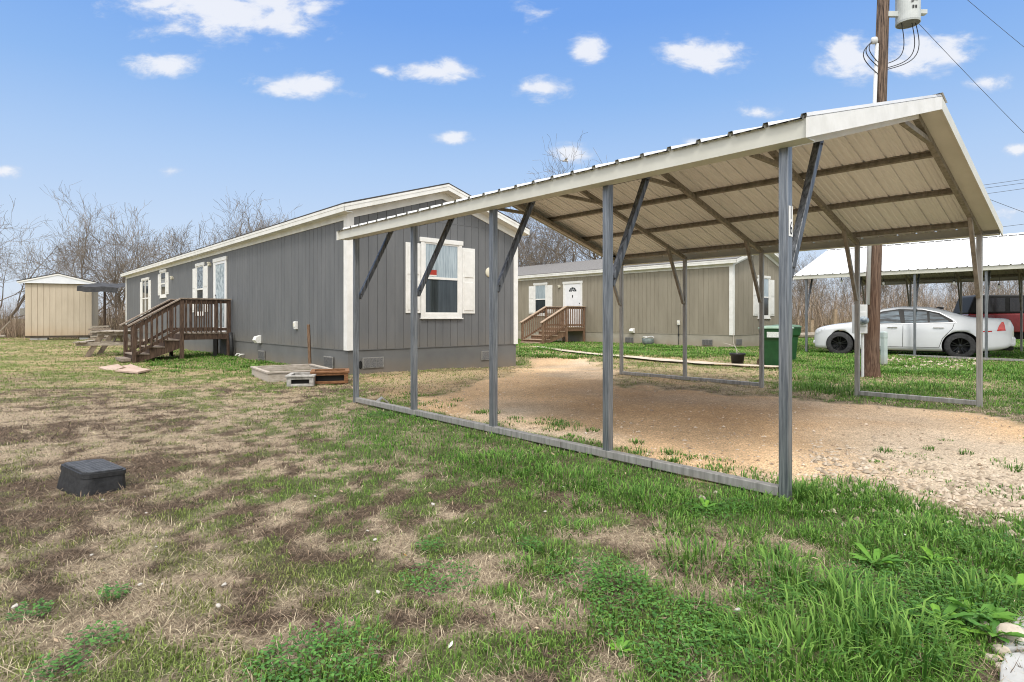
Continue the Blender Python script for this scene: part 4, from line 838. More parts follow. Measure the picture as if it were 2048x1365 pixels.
b = MB(); b.lathe([(.188,.0),(.188,-.012),(.198,-.012),(.203,.01)], 32, (tx, ty, tz)); b.build('bottom_rim', TGREY, tro); b = MB(); b.lathe([(.001,-.004),(.186,-.004)], 32, (tx, ty, tz)); b.build('bottom_plate', mat('shaded_grey_plate', (.13,.125,.115), (.19,.185,.17), 6, .7), tro)  # darker plate colour stands for the shade under the tank
b = MB(); b.box(tx+.19, tx+.33, ty-.05, ty+.05, tz+.16, tz+.24); b.box(tx-.42, tx-.19, ty-.03, ty+.03, tz+.12, tz+.22); b.build('bracket', TGREY, tro, bevel=.006)
b = MB(); b.box(tx-.07, tx-.03, ty-.206, ty-.199, tz+.30, tz+.32); b.box(tx-.03, tx+.05, ty-.206, ty-.199, tz+.33, tz+.36); b.box(tx-.05,tx-.02, ty-.206, ty-.199, tz+.19, tz+.24); b.box(tx+.0,tx+.03, ty-.206, ty-.199, tz+.19, tz+.24); b.build('stencil_mark', BLACK, tro)
def arc(p, q, sag, n=16):
    p, q = Vector(p), Vector(q); return [p.lerp(q, i/n)+Vector(sag)*math.sin(math.pi*i/n) for i in range(n+1)]
for x0, z1, s in ((tx-.13, 5.82, .02), (tx+.06, 5.74, .1), (tx+.13, 5.71, .14)):
    b = MB(); b.tube(arc((x0, ty-.02, tz), (.28, -.02, z1), (s+.14, 0, -.16)), .008, 6); b.build('drop_wire', BLACK, root)
for z1, s in ((5.80,.10),(5.72,.16),(5.58,.21)):
    b = MB(); b.tube(arc((-.05, -.12, 6.18), (.06, -.13, z1), (-s, 0, .03)), .008, 6); b.build('loop_wire', BLACK, root)
WIREM = mat('grey_wire', (.05,.055,.065), (.09,.095,.11), 4, .6)
def wire(p, q, sag, label, r=.0045):
    b = MB(); b.tube(arc(p, q, (0,0,-sag), 24), r, 5); tag(b.build('power_line', WIREM), label, 'power line')
wire((6.66+tx+.19, 10.9, 6.56), (14.2, 14.6, 4.2), .05, 'thin overhead wire falling right from the transformer')
wire((6.95, 10.95, 8.3), (14.9, 14.4, 5.8), .05, 'thin overhead wire falling right from the pole top')
for i, (py0, py1, lb) in enumerate(((382,360,'highest of the faint distant wires at right'),(388,369,'second faint distant wire from the top at right'),(400,379,'third faint distant wire from the top at right'),(468,455,'lowest faint distant wire just above the white carport roof'))):
    D = 62; f = lambda px, py: ((px-CX)/F*D, D, CH+(CY-py)*D/F); wire(f(1880, py0), f(2300, py1-42), .15, lb, .022)
D = 40; wire(((1940-CX)/F*D, D, CH+(CY-384)*D/F), ((2200-CX)/F*D, D, CH+(CY-476)*D/F), .1, 'lone distant wire sloping down to the right above the far carport', .016)

# ------------------------------------------------------------------ vehicles
def interp(xs, zs, x):
    i = max(0, min(len(xs)-2, int(np.searchsorted(xs, x))-1)); t = (x-xs[i])/(xs[i+1]-xs[i])
    d = [(zs[j+1]-zs[j])/(xs[j+1]-xs[j]) for j in range(len(xs)-1)]
    def m(j):
        if j == 0: return d[0]
        if j == len(xs)-1: return d[-1]
        return 0 if d[j-1]*d[j] <= 0 else 2*d[j-1]*d[j]/(d[j-1]+d[j])
    h = xs[i+1]-xs[i]; t = min(max(t, 0), 1)
    return (2*t**3-3*t*t+1)*zs[i]+(t**3-2*t*t+t)*h*m(i)+(-2*t**3+3*t*t)*zs[i+1]+(t**3-t*t)*h*m(i+1)
def make_wheel(parent, c, r, wdt, rim_m, side):
    tyre = MB(); tyre.lathe([(r*.62,-wdt/2),(r*.90,-wdt/2),(r*.985,-wdt*.38),(r,0),(r*.985,wdt*.38),(r*.90,wdt/2),(r*.62,wdt/2)], 36, (0,0,0), 'y')
    o = tyre.build('wheel', mat('tyre_rubber', (.018,.018,.019), (.05,.05,.052), 18, .8), parent, loc=c, smooth=True)
    rm = MB(); s = side; y = s*wdt*.42
    rm.lathe([(r*.64,y),(r*.60,y),(r*.57,y-s*.05),(.001,y-s*.06)], 36, (0,0,0), 'y'); rm.build('rim', mat('black_rim', (.008,.008,.008), (.02,.02,.02), 6, .3, .6), o, smooth=True)
    sp = MB()
    for k in range(5):
        a = 2*math.pi*k/5+.3; d = Vector((math.cos(a), 0, math.sin(a))); t = Vector((-d.z, 0, d.x))
        for q in (-1, 1): sp.bar(d*r*.12+t*q*r*.03+Vector((0,y-s*.015,0)), d*r*.58+t*q*r*.11+Vector((0,y-s*.004,0)), r*.085, .02, up=(0,1,0))
    sp.lathe([(.001,y+s*.004),(r*.14,y),(r*.16,y-s*.03)], 18, (0,0,0), 'y'); sp.build('spoke', mat('spoke_black', (.015,.015,.016), (.04,.04,.042), 6, .25, .8), o)
    return o
def make_sedan(loc, rz, sc):
    root = empty('sedan', loc, rz, 'white four door sedan with black wheels parked under the far carport', 'car'); root.scale = (sc,)*3
    X = [0,.06,.25,.7,1.25,1.5,2.1,2.6,3.15,3.6,4.15,4.5,4.78,4.87]; T = [.64,.76,.84,.92,.99,1.08,1.385,1.445,1.42,1.30,1.13,1.115,1.09,.90]
    Wx = [0,.06,.3,.8,1.5,2.4,3.4,4.1,4.6,4.80,4.87]; Wz = [.50,.66,.80,.87,.885,.895,.89,.86,.80,.70,.56]
    Bx = [0,.2,.8,1.5,3.0,4.0,4.6,4.87]; Bz = [.55,.70,.85,.90,.945,.985,.98,.86]
    Lx = [0,.1,.6,1.5,3.3,4.2,4.7,4.87]; Lz = [.30,.21,.19,.19,.19,.21,.30,.42]
    top, half, belt, low = [lambda x, a=a, b=b: interp(a, b, x) for a, b in ((X,T),(Wx,Wz),(Bx,Bz),(Lx,Lz))]
    def yside(x, z):
        W0, zb = half(x), belt(x)
        if z <= zb:
            t = (z-.55)/.42; return W0*(1-.055*t*t if t < 0 else 1-.045*t*t)+.012*math.exp(-((z-.80)/.05)**2)
        return W0*(1-.045*((zb-.55)/.42)**2)-(z-zb)*.46
    xs = sorted(set([round(v, 3) for v in np.linspace(0, 4.87, 74)])); b = MB(); rows = []
    for x in xs:
        zt, zb, zl = top(x), min(belt(x), top(x)-.05), low(x); ze = max(zt-.05, zb+.02) if zt-.05 > zb else zb+.01
        z_ = [zl, zl+.04]+[zl+.04+(zb-zl-.04)*k/8 for k in range(1, 9)]+[zb+(ze-zb)*k/4 for k in range(1, 5)]
        pr = [(0, zl), (yside(x, zl+.06)*.86, zl)]+[(yside(x, z), z) for z in z_[1:]]
        yr = pr[-1][0]; pr += [(yr-.035, ze+(zt-ze)*.5), (yr-.11, ze+(zt-ze)*.78), (yr*.5, ze+(zt-ze)*.97), (0, zt)]
        rows.append(pr)
    k = len(rows[0])
    for x, pr in zip(xs, rows): b.v += [(x, -y, z) for y, z in pr]+[(x, y, z) for y, z in pr]
    for i in range(len(xs)-1):
        for j in range(k-1):
            for o_ in (0, k): a = i*2*k+o_+j; c = a+2*k; b.f.append((a, a+1, c+1, c)); b.m.append(0)
    for i in (0, len(xs)-1): s = i*2*k; b.f.append(tuple(s+j for j in range(k))+tuple(s+k+j for j in reversed(range(k)))); b.m.append(0)
    PAINT = mat('white_car_paint', (.60,.615,.64), (.64,.655,.68), 2, .22, coat=.6)
    me = bpy.data.meshes.new('body'); me.from_pydata(b.v, [], b.f); import bmesh
    bm = bmesh.new(); bm.from_mesh(me); bmesh.ops.remove_doubles(bm, verts=bm.verts, dist=.0008); bmesh.ops.recalc_face_normals(bm, faces=bm.faces); bm.to_mesh(me); bm.free()
    me.polygons.foreach_set('use_smooth', [True]*len(me.polygons)); me.materials.append(PAINT); body = bpy.data.objects.new('body', me); COL.objects.link(body)
    cutters = []
    for ax in (.98, 3.83):
        q = MB(); q.lathe([(.001,-1.2),(.405,-1.2),(.405,1.2),(.001,1.2)], 48, (ax, 0, .345), 'y'); co = q.build('cutter', DARK); cutters.append(co)
        md = body.modifiers.new('arch', 'BOOLEAN'); md.object = co; md.operation = 'DIFFERENCE'; md.solver = 'EXACT'
    dg = bpy.context.evaluated_depsgraph_get(); nm = bpy.data.meshes.new_from_object(body.evaluated_get(dg)); body.modifiers.clear(); body.data = nm
    for co in cutters: bpy.data.objects.remove(co)
    body.parent = root
    mw = MB(); mw.box(.6, 1.36, -.62, .62, .24, .70); mw.box(3.45, 4.21, -.62, .62, .24, .70); mw.box(.5, 4.4, -.74, .74, .17, .24); mw.build('underbody', DARK, root)
    def patch(name, poly, m, off=.004, sides=(-1,), n=14):
        """a panel lying on the body side, given by its outline in (x, z)"""
        for sg in sides:
            q = MB(); P = poly; xs_ = sorted(set([p[0] for p in P]+list(np.linspace(min(p[0] for p in P), max(p[0] for p in P), n))))
            def span(x):
                zz = []
                for (xa, za), (xb, zb) in zip(P, P[1:]+P[:1]):
                    if min(xa, xb)-1e-6 <= x <= max(xa, xb)+1e-6 and abs(xa-xb) > 1e-6: zz.append(za+(zb-za)*(x-xa)/(xb-xa))
                    elif abs(xa-xb) <= 1e-6 and abs(x-xa) < 1e-6: zz += [za, zb]
                return (min(zz), max(zz))
            cols = [[(x, sg*(yside(x, z)+off), z) for z in np.linspace(*span(x), 5)] for x in xs_]
            for c0, c1 in zip(cols, cols[1:]):
                for j in range(4): q.quad(c0[j], c1[j], c1[j+1], c0[j+1])
            q.build(name, m, root, smooth=True, fix=False)
    CG_ = pane_mat('tinted_glass_painted_reflection', (.006,.008,.010), (.15,.20,.24), 2.2, .42, .62, .03, stretch=(.6,.6,5))  # bluish reflection painted into the dark glass colour as pale bands
    BT = mat('black_car_trim', (.006,.006,.006), (.012,.012,.012), 5, .4)
    patch('window_surround', [(1.42,.925),(1.62,1.07),(2.05,1.30),(2.45,1.365),(3.0,1.345),(3.38,1.245),(3.66,1.06),(3.69,.985)], BT, .003, (-1,1))
    patch('window', [(1.58,.955),(1.72,1.08),(2.08,1.265),(2.44,1.325),(2.50,.965)], CG_, .007, (-1,1)); patch('window', [(2.60,.972),(2.57,1.328),(2.98,1.312),(3.10,1.285),(3.12,.982)], CG_, .007, (-1,1)); patch('window', [(3.17,.984),(3.16,1.268),(3.36,1.205),(3.56,1.045),(3.60,.995)], CG_, .007, (-1,1))
    CHR = mat('chrome', (.6,.6,.6), (.7,.7,.7), 4, .12, 1)
    for P in ([(1.45,.915),(1.45,.928),(3.70,.993),(3.72,.972)], [(2.5,1.366),(3.0,1.347),(3.38,1.248),(3.68,1.05),(3.74,.97),(3.76,.985),(3.70,1.07),(3.40,1.268),(3.0,1.368)]): patch('chrome_strip', P, CHR, .008)
    gapm = mat('panel_gap', (.02,.02,.02), (.03,.03,.03), 4, .8)
    for P in ([(2.535,.30),(2.545,.96),(2.556,.96),(2.546,.30)], [(1.46,.30),(1.44,.90),(1.451,.90),(1.471,.30)], [(3.36,.30),(3.44,.56),(3.66,.83),(3.70,.97),(3.711,.97),(3.671,.826),(3.451,.556),(3.371,.30)], [(1.47,.295),(1.47,.305),(3.37,.305),(3.37,.295)]): patch('panel_seam', P, gapm, .0025)
    for hx in (2.30, 3.36):
        q = MB(); yy = yside(hx, .83); q.box(hx-.12, hx+.12, -yy-.035, -yy-.012, .835, .862); q.box(hx-.11, hx-.08, -yy-.02, -yy+.02, .838, .858); q.box(hx+.08, hx+.11, -yy-.02, -yy+.02, .838, .858); q.build('handle', CHR, root, bevel=.008)
    q = MB(); q.box(1.60, 1.80, -1.03, -.86, .95, 1.09); q.build('mirror', PAINT, root, bevel=.04)
    patch('headlight', [(.05,.60),(.10,.70),(.36,.80),(.46,.79),(.22,.66)], pane_mat('headlight_lens', (.45,.46,.47), (.75,.76,.77), 9, .4, .6, .08), .008, (-1,1), 10)
    patch('tail_light', [(4.53,.77),(4.57,.90),(4.62,1.0),(4.66,1.01),(4.68,.93),(4.70,.78)], mat('red_lens', (.45,.01,.006), (.62,.03,.015), 6, .12, coat=.5), .010, (-1,1), 10)
    patch('side_reflector', [(4.27,.735),(4.27,.765),(4.44,.775),(4.44,.745)], mat('red_reflector', (.4,.008,.01), (.5,.01,.015), 6, .2), .006, (-1,1), 6)
    # sheet glass front and rear, lying on the body top
    for a, c, wv in ((1.42, 2.02, .56), (3.52, 4.05, .54)):
        q = MB(); st = 8
        for i in range(st+1):
            x = a+(c-a)*i/st; yw = min(wv, yside(x, max(top(x)-.05, belt(x)))-.06)
            for j in range(9): t = -1+2*j/8; q.v.append((x, yw*t, top(x)+.006-(.05*.22)*abs(t)**2.2-.02*abs(t)**6))
        for i in range(st):
            for j in range(8): q.f.append((i*9+j, i*9+j+1, i*9+j+10, i*9+j+9)); q.m.append(0)
        q.build('windscreen' if a < 2 else 'rear_window', CG_, root, smooth=True)
    q = MB(); q.prism([(3.32,1.40),(3.40,1.435),(3.52,1.405),(3.5,1.35)], -.02, .02); q.build('antenna', BLACK, root)
    q = MB(); q.box(-.03, .35, -.62, .62, .33, .44); q.build('front_bumper', PAINT, root, bevel=.04)
    q = MB(); q.box(4.55, 4.90, -.66, .66, .36, .62); q.build('rear_bumper', PAINT, root, bevel=.06); q = MB(); q.box(4.45, 4.86, -.60, .60, .25, .36); q.build('bumper_valance', DARK, root, bevel=.03)
    q = MB(); q.box(4.905, 4.915, -.26, .26, .50, .61); q.build('number_plate', mat('plate', (.6,.6,.58), (.7,.7,.68), 7, .4), root)
    for ax in (.98, 3.83):
        for sg in (-1, 1): make_wheel(root, (ax, sg*.775, .352), .352, .22, None, sg)
    for o in root.children_recursive:                      # short nose, long tail
        if o.type == 'MESH' and o.parent == root and not o.name.startswith('wheel'):
            for v in o.data.vertices:
                if v.co.x < .98: v.co.x = .98-(.98-v.co.x)*.72
                elif v.co.x > 3.83: v.co.x = 3.83+(v.co.x-3.83)*1.10
    return root
# heading: nose away to the left
dxy = Vector((-.83, .557)); rear = Vector(((1920-CX)/F*16.35, 16.35)); sc = 1.03
rz = math.atan2(-dxy.y, -dxy.x)                       # model x runs from nose to tail
ex, ey = Vector((math.cos(rz), math.sin(rz))), Vector((-math.sin(rz), math.cos(rz)))
o2 = rear - ex*3.83*sc + ey*.82*sc
sedan = make_sedan((o2.x, o2.y, -.035), rz, sc)
def make_suv():
    D = 20.6; x0 = (1937-CX)/F*D; root = empty('jeep', (x0, D, 0), R(-20), 'maroon off-roader with black soft top behind the white sedan', 'car')
    RED = mat('maroon_paint', (.20,.012,.016), (.27,.022,.026), 3, .25, coat=.5); SOFT = mat('black_canvas', (.006,.006,.007), (.014,.014,.015), 9, .6, bump=.3)
    b = MB(); b.prism([(0,.62),(0,1.25),(2.2,1.27),(2.45,1.22),(3.75,1.10),(3.85,.95),(3.85,.62)], 0, 1.6); b.build('body', RED, root, bevel=.03)
    b = MB(); b.prism([(-.02,1.255),(.18,1.86),(.30,1.92),(2.0,1.90),(2.45,1.25)], .03, 1.57); so_ = b.build('soft_top', SOFT, root, bevel=.05)
    for P in ([(.28,1.33),(.36,1.78),(1.05,1.80),(1.05,1.33)], [(1.18,1.33),(1.18,1.80),(1.88,1.80),(2.15,1.33)]): MB().prism(P, .018, .029).build('window', pane_mat('soft_window', (.010,.009,.010), (.03,.026,.028), 3, rough=.15), so_)
    b = MB(); b.box(-.14, 0, .05, 1.55, .50, .68); b.build('rear_bumper', BLACK, root, bevel=.02); b = MB(); b.box(3.85, 4.0, .05, 1.55, .50, .68); b.build('front_bumper', BLACK, root, bevel=.02)
    b = MB(); b.box(0, 3.85, .1, 1.5, .38, .618); b.build('chassis', DARK, root)
    for ax in (.65, 3.1):
        f = MB(); f.prism([(ax-.52,.62),(ax-.36,.92),(ax+.36,.92),(ax+.52,.62),(ax+.44,.62),(ax+.32,.86),(ax-.32,.86),(ax-.44,.62)], -.12, .02); f.build('fender', BLACK, root)
        for yy, sg in ((.06,-1),(1.54,1)): make_wheel(root, (ax, yy, .38), .38, .24, None, sg)
    MB().box(-.015, -.002, 1.30, 1.48, .90, 1.05).build('tail_light', bpy.data.materials['red_lens'], root); MB().box(-.015, -.002, .1, .28, .90, 1.05).build('tail_light', bpy.data.materials['red_lens'], root)
make_suv()

# ------------------------------------------------------------------ trees and brush
def tree_meshes(seed, H, stems, spread):
    rr = random.Random(seed); tr, cr = MB(), MB()
    def jit(a): return Vector((rr.gauss(0,a), rr.gauss(0,a), rr.gauss(0,a)))
    def branch(p, d, L_, r, lev, big):
        n = 4 if lev < 2 else 3; pts, rs = [p], [r]; dd = d.normalized()
        for i in range(n):
            dd = (dd+jit(.15 if lev < 2 else .2)+Vector((0,0,.045 if lev else .03))).normalized(); p = p+dd*L_/n; pts.append(p); rs.append(max(.0055, r*(1-.62*(i+1)/n)))
        (tr if lev == 0 else cr).tube(pts, rs, 6 if lev == 0 else (4 if lev == 1 else 3), cap=False)
        if lev >= 4 or L_ < .3: return
        kids = [rr.randint(6, 8), rr.randint(5, 7), rr.randint(4, 5), rr.randint(2, 3)][lev]
        for k in range(kids):
            t = rr.uniform(.3, 1.0) if k else 1.0; i = min(n-1, int(t*n)); f = t*n-i; q = pts[i].lerp(pts[i+1], f); base = (pts[i+1]-pts[i]).normalized()
            side = (base.orthogonal().normalized()); side = Matrix.Rotation(rr.uniform(0, 6.28), 3, base) @ side; an = rr.uniform(.3, .85)
            branch(q, base*math.cos(an)+side*math.sin(an)+Vector((0,0,.10)), L_*rr.uniform(.44, .68), max(.0068, rs[i]*rr.uniform(.42, .6)), lev+1, big)
    for k in range(stems):
        a = 6.28*k/stems+rr.uniform(-.5, .5); d = Vector((math.cos(a)*spread, math.sin(a)*spread, 1)); branch(Vector((math.cos(a)*.12, math.sin(a)*.12, -.2)), d, H*rr.uniform(.44, .56), rr.uniform(.07, .11)*(1.3 if stems < 3 else 1), 0, True)
    return tr, cr
TPL = []
for k, (H, st, sp) in enumerate(((9,4,.42),(9,5,.30),(10,2,.25),(9,3,.5),(8,6,.38))):
    tr, cr = tree_meshes(100+k, H, st, sp); t = empty('bare_tree', (0,0,0)); tr.build('trunk', BARK, t, fix=False); cr.build('crown', TWIG, t, fix=False); TPL.append((t, H))
used = set()
TREES = [ # px, distance, top row in the photograph, template, label
 (-130,38,410,1,'bare tree at the far left edge beyond the shed'),(-20,37,392,0,'bare spreading tree left of the shed roof'),(150,42,425,3,'bare tree behind the right side of the shed'),(232,38,398,1,'tall bare fan shaped tree between shed and grey home'),(285,43,440,0,'bare tree behind the far end of the grey home'),
(405,44,380,3,'bare wide branching tree above the grey roof'),(470,47,392,0,'bare tree in the middle of the group above the grey roof'),(530,45,366,3,'tallest bare tree above the long grey roof'),(580,52,432,4,'thin bare tree at the right of the group above the grey roof'),
 (1075,36,412,2,'bare tree in the gap between the two homes'),(1125,37,392,0,'bare branching tree above the tan roof at left'),(1175,38,335,2,'slim bare tree above the tan roof and carport'),(1235,38,292,2,'tallest bare tree with thin twigs showing over the carport eave'),(1290,39,330,2,'bare tree mostly hidden behind the carport roof'),(1040,41,420,4,'low bare tree beside the grey home corner'),
 (1590,44,498,1,'bare tree beside the tan home gable'),(1650,46,495,0,'bare tree at the left end of the white carport roof'),(1720,48,515,4,'bare tree behind the wooden pole'),(1800,47,520,1,'bare tree seen under the far carport near the pole'),(1880,49,520,3,'bare tree under the far carport above the sedan roof'),(1960,46,510,4,'bare tree under the far carport behind the off-roader'),(2040,48,505,1,'bare tree at the right edge under the far carport')]
for px, D, py, k, lb in TREES:
    t, H = TPL[k]; o = t if k not in used else copy_tree(t); used.add(k)
    h = CH+(CY-py)*D/F; s = h/(H*.95); o.location = ((px-CX)/F*D, D, 0); o.rotation_euler = (0, 0, random.uniform(0, 6.28)); o.scale = (s*random.uniform(.9,1.1), s, s); tag(o, lb, 'tree', 'bare trees beyond the lot')
def make_brush():
    Vs, cs = [], []
    def strip(n, px0, px1, D0, D1, h0, h1, cA, cB, w0=.018):
        D = RNG.uniform(D0, D1, n); px = RNG.uniform(px0, px1, n); X = (px-CX)/F*D; hv = .45+.55*fbm(X, D, .5, 3, 201)*1.6
        ln = RNG.uniform(h0, h1, n)*np.clip(hv, .4, 1.25); v = RNG.random(n); col = lerp(cA, cB, v)
        ok = ~foot(X, D); a = RNG.uniform(0, 2*math.pi, n); lean = np.abs(RNG.normal(0, .62, n))
        Vv, c = ribbons(np.stack([X, D, np.full(n, -.05)], -1)[ok], a[ok], lean[ok], ln[ok], (w0*RNG.uniform(.6, 1.8, n))[ok], col[ok], RNG.uniform(-.6, .9, n)[ok]); Vs.append(Vv); cs.append(c)
        # side twigs starting part way up
        m = n*4; i = RNG.integers(0, n, m); z = ln[i]*RNG.uniform(.2, .85, m); ok = ~foot(X[i], D[i])
        Vv, c = ribbons(np.stack([X[i]+RNG.normal(0,.12,m), D[i]+RNG.normal(0,.12,m), z], -1)[ok], RNG.uniform(0, 6.28, m)[ok], RNG.uniform(.3, 1.45, m)[ok], (ln[i]*RNG.uniform(.25, .55, m))[ok], (w0*.42*RNG.uniform(.6, 1.5, m))[ok], (col[i]*RNG.uniform(.8, 1.3, (m, 1)))[ok], RNG.uniform(-.4, .4, m)[ok]); Vs.append(Vv); cs.append(c)
    br0, br1 = C(.09,.066,.048), C(.36,.285,.21); tn0, tn1 = C(.15,.105,.075), C(.46,.36,.265)
    strip(7500, -1100, 330, 33, 44, 1.0, 2.6, br0, br1); strip(3800, -1100, 300, 32, 36, .5, 1.6, tn0, tn1)
    strip(2500, 250, 620, 45, 54, 1.2, 3.4, br0, br1)
    strip(2000, 1000, 1320, 47, 55, 1.5, 3.5, br0, br1)
    strip(15000, 1540, 3200, 38, 54, 1.2, 4.2, tn0, tn1, .018); strip(4000, 1590, 3200, 35, 39, .4, 1.5, tn0, tn1)
    V, c = np.concatenate(Vs), np.concatenate(cs)
    o = blades_object('undergrowth', V, c, attr_mat('dry_stems', .9)); tag(o, 'dense leafless brush of dry brown stems around the lot', 'brush', kind='stuff')
make_brush()
# old rail and posts at the edge of the brush on the right
for px, D, h in ((1669, 33, 1.6), (1622, 33.5, 1.0)):
    b = MB(); b.bar((0,0,-.2),(.05,0,h), .16, .16); tag(b.build('fence_post', mat('fence_wood', (.24,.17,.11), (.36,.28,.2), 8, .9, bump=.3), loc=((px-CX)/F*D, D, 0)), 'tall pale wooden fence post in the brush left of the sedan hood' if h > 1.2 else 'short wooden fence post in the brush behind the cart', 'fence post')
b = MB(); b.tube([(-1.5,0,.2),(0,.1,.25),(2.4,.2,.2)], [.12,.13,.1], 8); tag(b.build('log', OLDWOOD, loc=((1625-CX)/F*30, 30, 0)), 'grey log lying at the brush edge behind the trash carts', 'log')

# bird over the carport
D = 30.0; b = MB(); root_b = None
b.lathe([(.001,-.16),(.035,-.11),(.05,-.02),(.045,.06),(.025,.13),(.001,.17)], 10, (0,0,0), 'x'); BIRD = mat('pale_feathers', (.45,.40,.36), (.66,.62,.58), 12, .8)
bo = b.build('bird', BIRD, loc=((1131-CX)/F*D, D, CH+(CY-322)*D/F), smooth=True, rz=R(15)); tag(bo, 'small pale bird in flight above the carport roof', 'bird')
for sg in (-1, 1):
    b = MB(); b.v = [(.06,sg*.03,.02),(-.08,sg*.03,.02),(.07,sg*.16,.09),(-.05,sg*.17,.08),(.0,sg*.36,.03),(-.06,sg*.34,.03)]; b.f = [(0,1,3,2),(2,3,5,4)]; b.m = [0,0]; b.build('wing', BIRD, bo, fix=False)
b = MB(); b.v = [(-.14,-.015,.0),(-.14,.015,.0),(-.27,.05,.0),(-.27,-.05,.0)]; b.f = [(0,1,2,3)]; b.m = [0]; b.build('tail', BIRD, bo, fix=False)

# ------------------------------------------------------------------ sky, sun, camera
SUN_EL, SUN_AZ = R(54), R(182)          # azimuth from +Y towards +X: behind the camera, a little to its left
W = bpy.data.worlds.new('World'); S.world = W; W.use_nodes = True; nt = W.node_tree; N, L = nt.nodes, nt.links; N.clear()
def node(t, **k):
    n = N.new(t)
    for a, v in k.items(): setattr(n, a, v)
    return n
def M(op, a, b=None, c=None):
    n = node('ShaderNodeMath', operation=op)
    for i, v in enumerate((a, b, c)):
        if v is None: continue
        if isinstance(v, (int, float)): n.inputs[i].default_value = v
        else: L.new(v, n.inputs[i])
    return n.outputs[0]
def ss(x, a, b, lo=0.0, hi=1.0):
    n = node('ShaderNodeMapRange', interpolation_type='SMOOTHSTEP'); L.new(x, n.inputs['Value'])
    for k, v in zip(('From Min','From Max','To Min','To Max'), (a, b, lo, hi)): n.inputs[k].default_value = v
    return n.outputs[0]
tc = node('ShaderNodeTexCoord'); sep = node('ShaderNodeSeparateXYZ'); L.new(tc.outputs['Generated'], sep.inputs[0]); dx, dy, dz = sep.outputs
sky = node('ShaderNodeTexSky', sky_type='NISHITA', sun_disc=False); sky.sun_elevation = SUN_EL; sky.sun_rotation = SUN_AZ; sky.air_density = 1.0; sky.dust_density = .6; sky.ozone_density = 2.0
ramp = node('ShaderNodeValToRGB'); e = ramp.color_ramp.elements
lin = lambda r, g, b: tuple(((v/255)/12.92 if v/255 <= .04045 else ((v/255+.055)/1.055)**2.4) for v in (r, g, b))+(1,)
e[0].position = 0; e[0].color = lin(222,231,244); e[1].position = .62; e[1].color = lin(100,155,238)
for p, c in ((.13, lin(203,223,249)), (.24, lin(178,209,249)), (.34, lin(147,190,246)), (.45, lin(121,171,243))): q = e.new(p); q.color = c
L.new(dz, ramp.inputs['Fac'])
nis = node('ShaderNodeVectorMath', operation='SCALE'); L.new(sky.outputs[0], nis.inputs[0]); nis.inputs['Scale'].default_value = .11
base = node('ShaderNodeMix', data_type='RGBA'); base.inputs[0].default_value = .08; L.new(ramp.outputs[0], base.inputs['A']); L.new(nis.outputs[0], base.inputs['B'])
# small fair-weather clouds: gnomonic position of each on the sky to the north, edges broken by noise
ydiv = M('MAXIMUM', dy, .05); gu, gv = M('DIVIDE', dx, ydiv), M('DIVIDE', dz, ydiv); uv = node('ShaderNodeCombineXYZ'); L.new(gu, uv.inputs[0]); L.new(gv, uv.inputs[1])
nz = node('ShaderNodeTexNoise'); nz.inputs['Scale'].default_value = 17; nz.inputs['Detail'].default_value = 9; nz.inputs['Roughness'].default_value = .62; nz.inputs['Distortion'].default_value = .25
sq = node('ShaderNodeVectorMath', operation='MULTIPLY'); L.new(uv.outputs[0], sq.inputs[0]); sq.inputs[1].default_value = (1, 1.9, 1); L.new(sq.outputs[0], nz.inputs['Vector'])
CL = [(455,12,165,52,1),(330,4,120,22,.75),(560,36,80,34,1),(625,22,34,17,.9),(322,131,66,19,1),(600,172,66,22,1),(545,160,50,14,.5),(680,183,30,10,.45),(868,145,60,19,1),(895,138,26,20,1),(765,142,26,9,.5),(1171,97,36,23,1),(1088,177,44,19,1),(1410,112,74,28,1),(1350,98,40,14,.6),(1700,112,58,34,1),(1720,140,60,20,.9),(1860,104,84,34,1),(1800,130,80,18,.8),(1970,165,36,14,.8),(1515,223,46,14,.6),(900,275,32,11,.9),(1142,305,38,18,.85),(8,343,32,12,.9),(335,342,26,9,.5),(2036,298,28,10,.8),(1395,286,28,9,.6),(1070,25,38,18,.4),(2000,420,80,20,.35)]
field = None
for px, py, a, b_, s in CL:
    v1 = node('ShaderNodeVectorMath', operation='SUBTRACT'); L.new(uv.outputs[0], v1.inputs[0]); v1.inputs[1].default_value = ((px-CX)/F, (CY-py)/F, 0)
    v2 = node('ShaderNodeVectorMath', operation='MULTIPLY'); L.new(v1.outputs[0], v2.inputs[0]); v2.inputs[1].default_value = (F/a/1.2, F/b_/1.3, 0)
    v3 = node('ShaderNodeVectorMath', operation='LENGTH'); L.new(v2.outputs[0], v3.inputs[0])
    f = M('MULTIPLY_ADD', v3.outputs['Value'], -s*.75, s); field = f if field is None else M('MAXIMUM', field, f)
cf = M('ADD', field, M('MULTIPLY_ADD', nz.outputs['Fac'], 1.75, -.875)); front = ss(dy, .1, .25)
cloud = M('MULTIPLY', ss(cf, .08, .78), front)
ccol = node('ShaderNodeValToRGB'); ccol.color_ramp.elements[0].color = lin(214,224,242); ccol.color_ramp.elements[1].color = lin(248,249,253); ccol.color_ramp.elements[0].position = .2; ccol.color_ramp.elements[1].position = .9; L.new(cloud, ccol.inputs['Fac'])
m1 = node('ShaderNodeMix', data_type='RGBA'); L.new(M('MULTIPLY', cloud, .86), m1.inputs[0]); L.new(base.outputs['Result'], m1.inputs['A']); L.new(ccol.outputs[0], m1.inputs['B'])
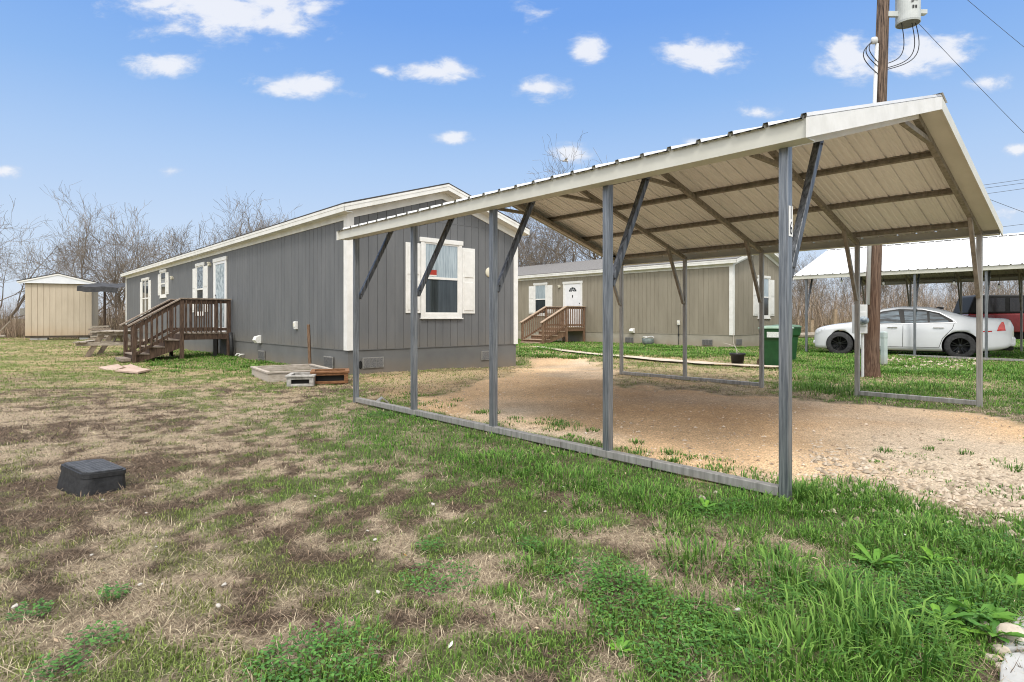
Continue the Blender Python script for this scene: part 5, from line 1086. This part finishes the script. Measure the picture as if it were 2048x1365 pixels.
# bright cloud deck overhead and behind the camera, unseen, added for white fill light
nd = node('ShaderNodeTexNoise'); nd.inputs['Scale'].default_value = 3.5; nd.inputs['Detail'].default_value = 6; L.new(tc.outputs['Generated'], nd.inputs['Vector'])
deck = M('MAXIMUM', ss(dz, .56, .70), M('MULTIPLY', ss(dy, .10, -.25), ss(dz, .10, .32)))  # mask of the added, unseen cloud deck
dcol = node('ShaderNodeMix', data_type='RGBA'); L.new(nd.outputs['Fac'], dcol.inputs[0]); dcol.inputs['A'].default_value = (1.7,1.72,1.75,1); dcol.inputs['B'].default_value = (2.6,2.55,2.47,1)
m2 = node('ShaderNodeMix', data_type='RGBA'); L.new(deck, m2.inputs[0]); L.new(m1.outputs['Result'], m2.inputs['A']); L.new(dcol.outputs['Result'], m2.inputs['B'])
bg = node('ShaderNodeBackground'); bg.inputs['Strength'].default_value = 1.0; L.new(m2.outputs['Result'], bg.inputs[0]); wo = node('ShaderNodeOutputWorld'); L.new(bg.outputs[0], wo.inputs[0])
sd = bpy.data.lights.new('sun', 'SUN'); sd.energy = 1.8; sd.angle = R(12); sd.color = (1, .95, .87); so = bpy.data.objects.new('sun', sd); COL.objects.link(so)
d = Vector((math.sin(SUN_AZ)*math.cos(SUN_EL), math.cos(SUN_AZ)*math.cos(SUN_EL), math.sin(SUN_EL))); so.rotation_euler = (-d).to_track_quat('-Z', 'Y').to_euler()
cam = bpy.data.cameras.new('camera'); co = bpy.data.objects.new('camera', cam); COL.objects.link(co); co.location = (0, 0, CH); co.rotation_euler = (R(90), 0, 0)
cam.sensor_width = 36; cam.lens = 36*F/2048; cam.shift_y = -(682.5-CY)/2048; cam.clip_start = .05; cam.clip_end = 3000; S.camera = co
S.view_settings.view_transform = 'Standard'; S.view_settings.look = 'None'; S.view_settings.exposure = 0; S.view_settings.gamma = 1
S.render.engine = 'CYCLES'; S.cycles.max_bounces = 6; S.cycles.diffuse_bounces = 3; S.cycles.glossy_bounces = 3; S.cycles.use_denoising = True; S.cycles.filter_width = 1.05
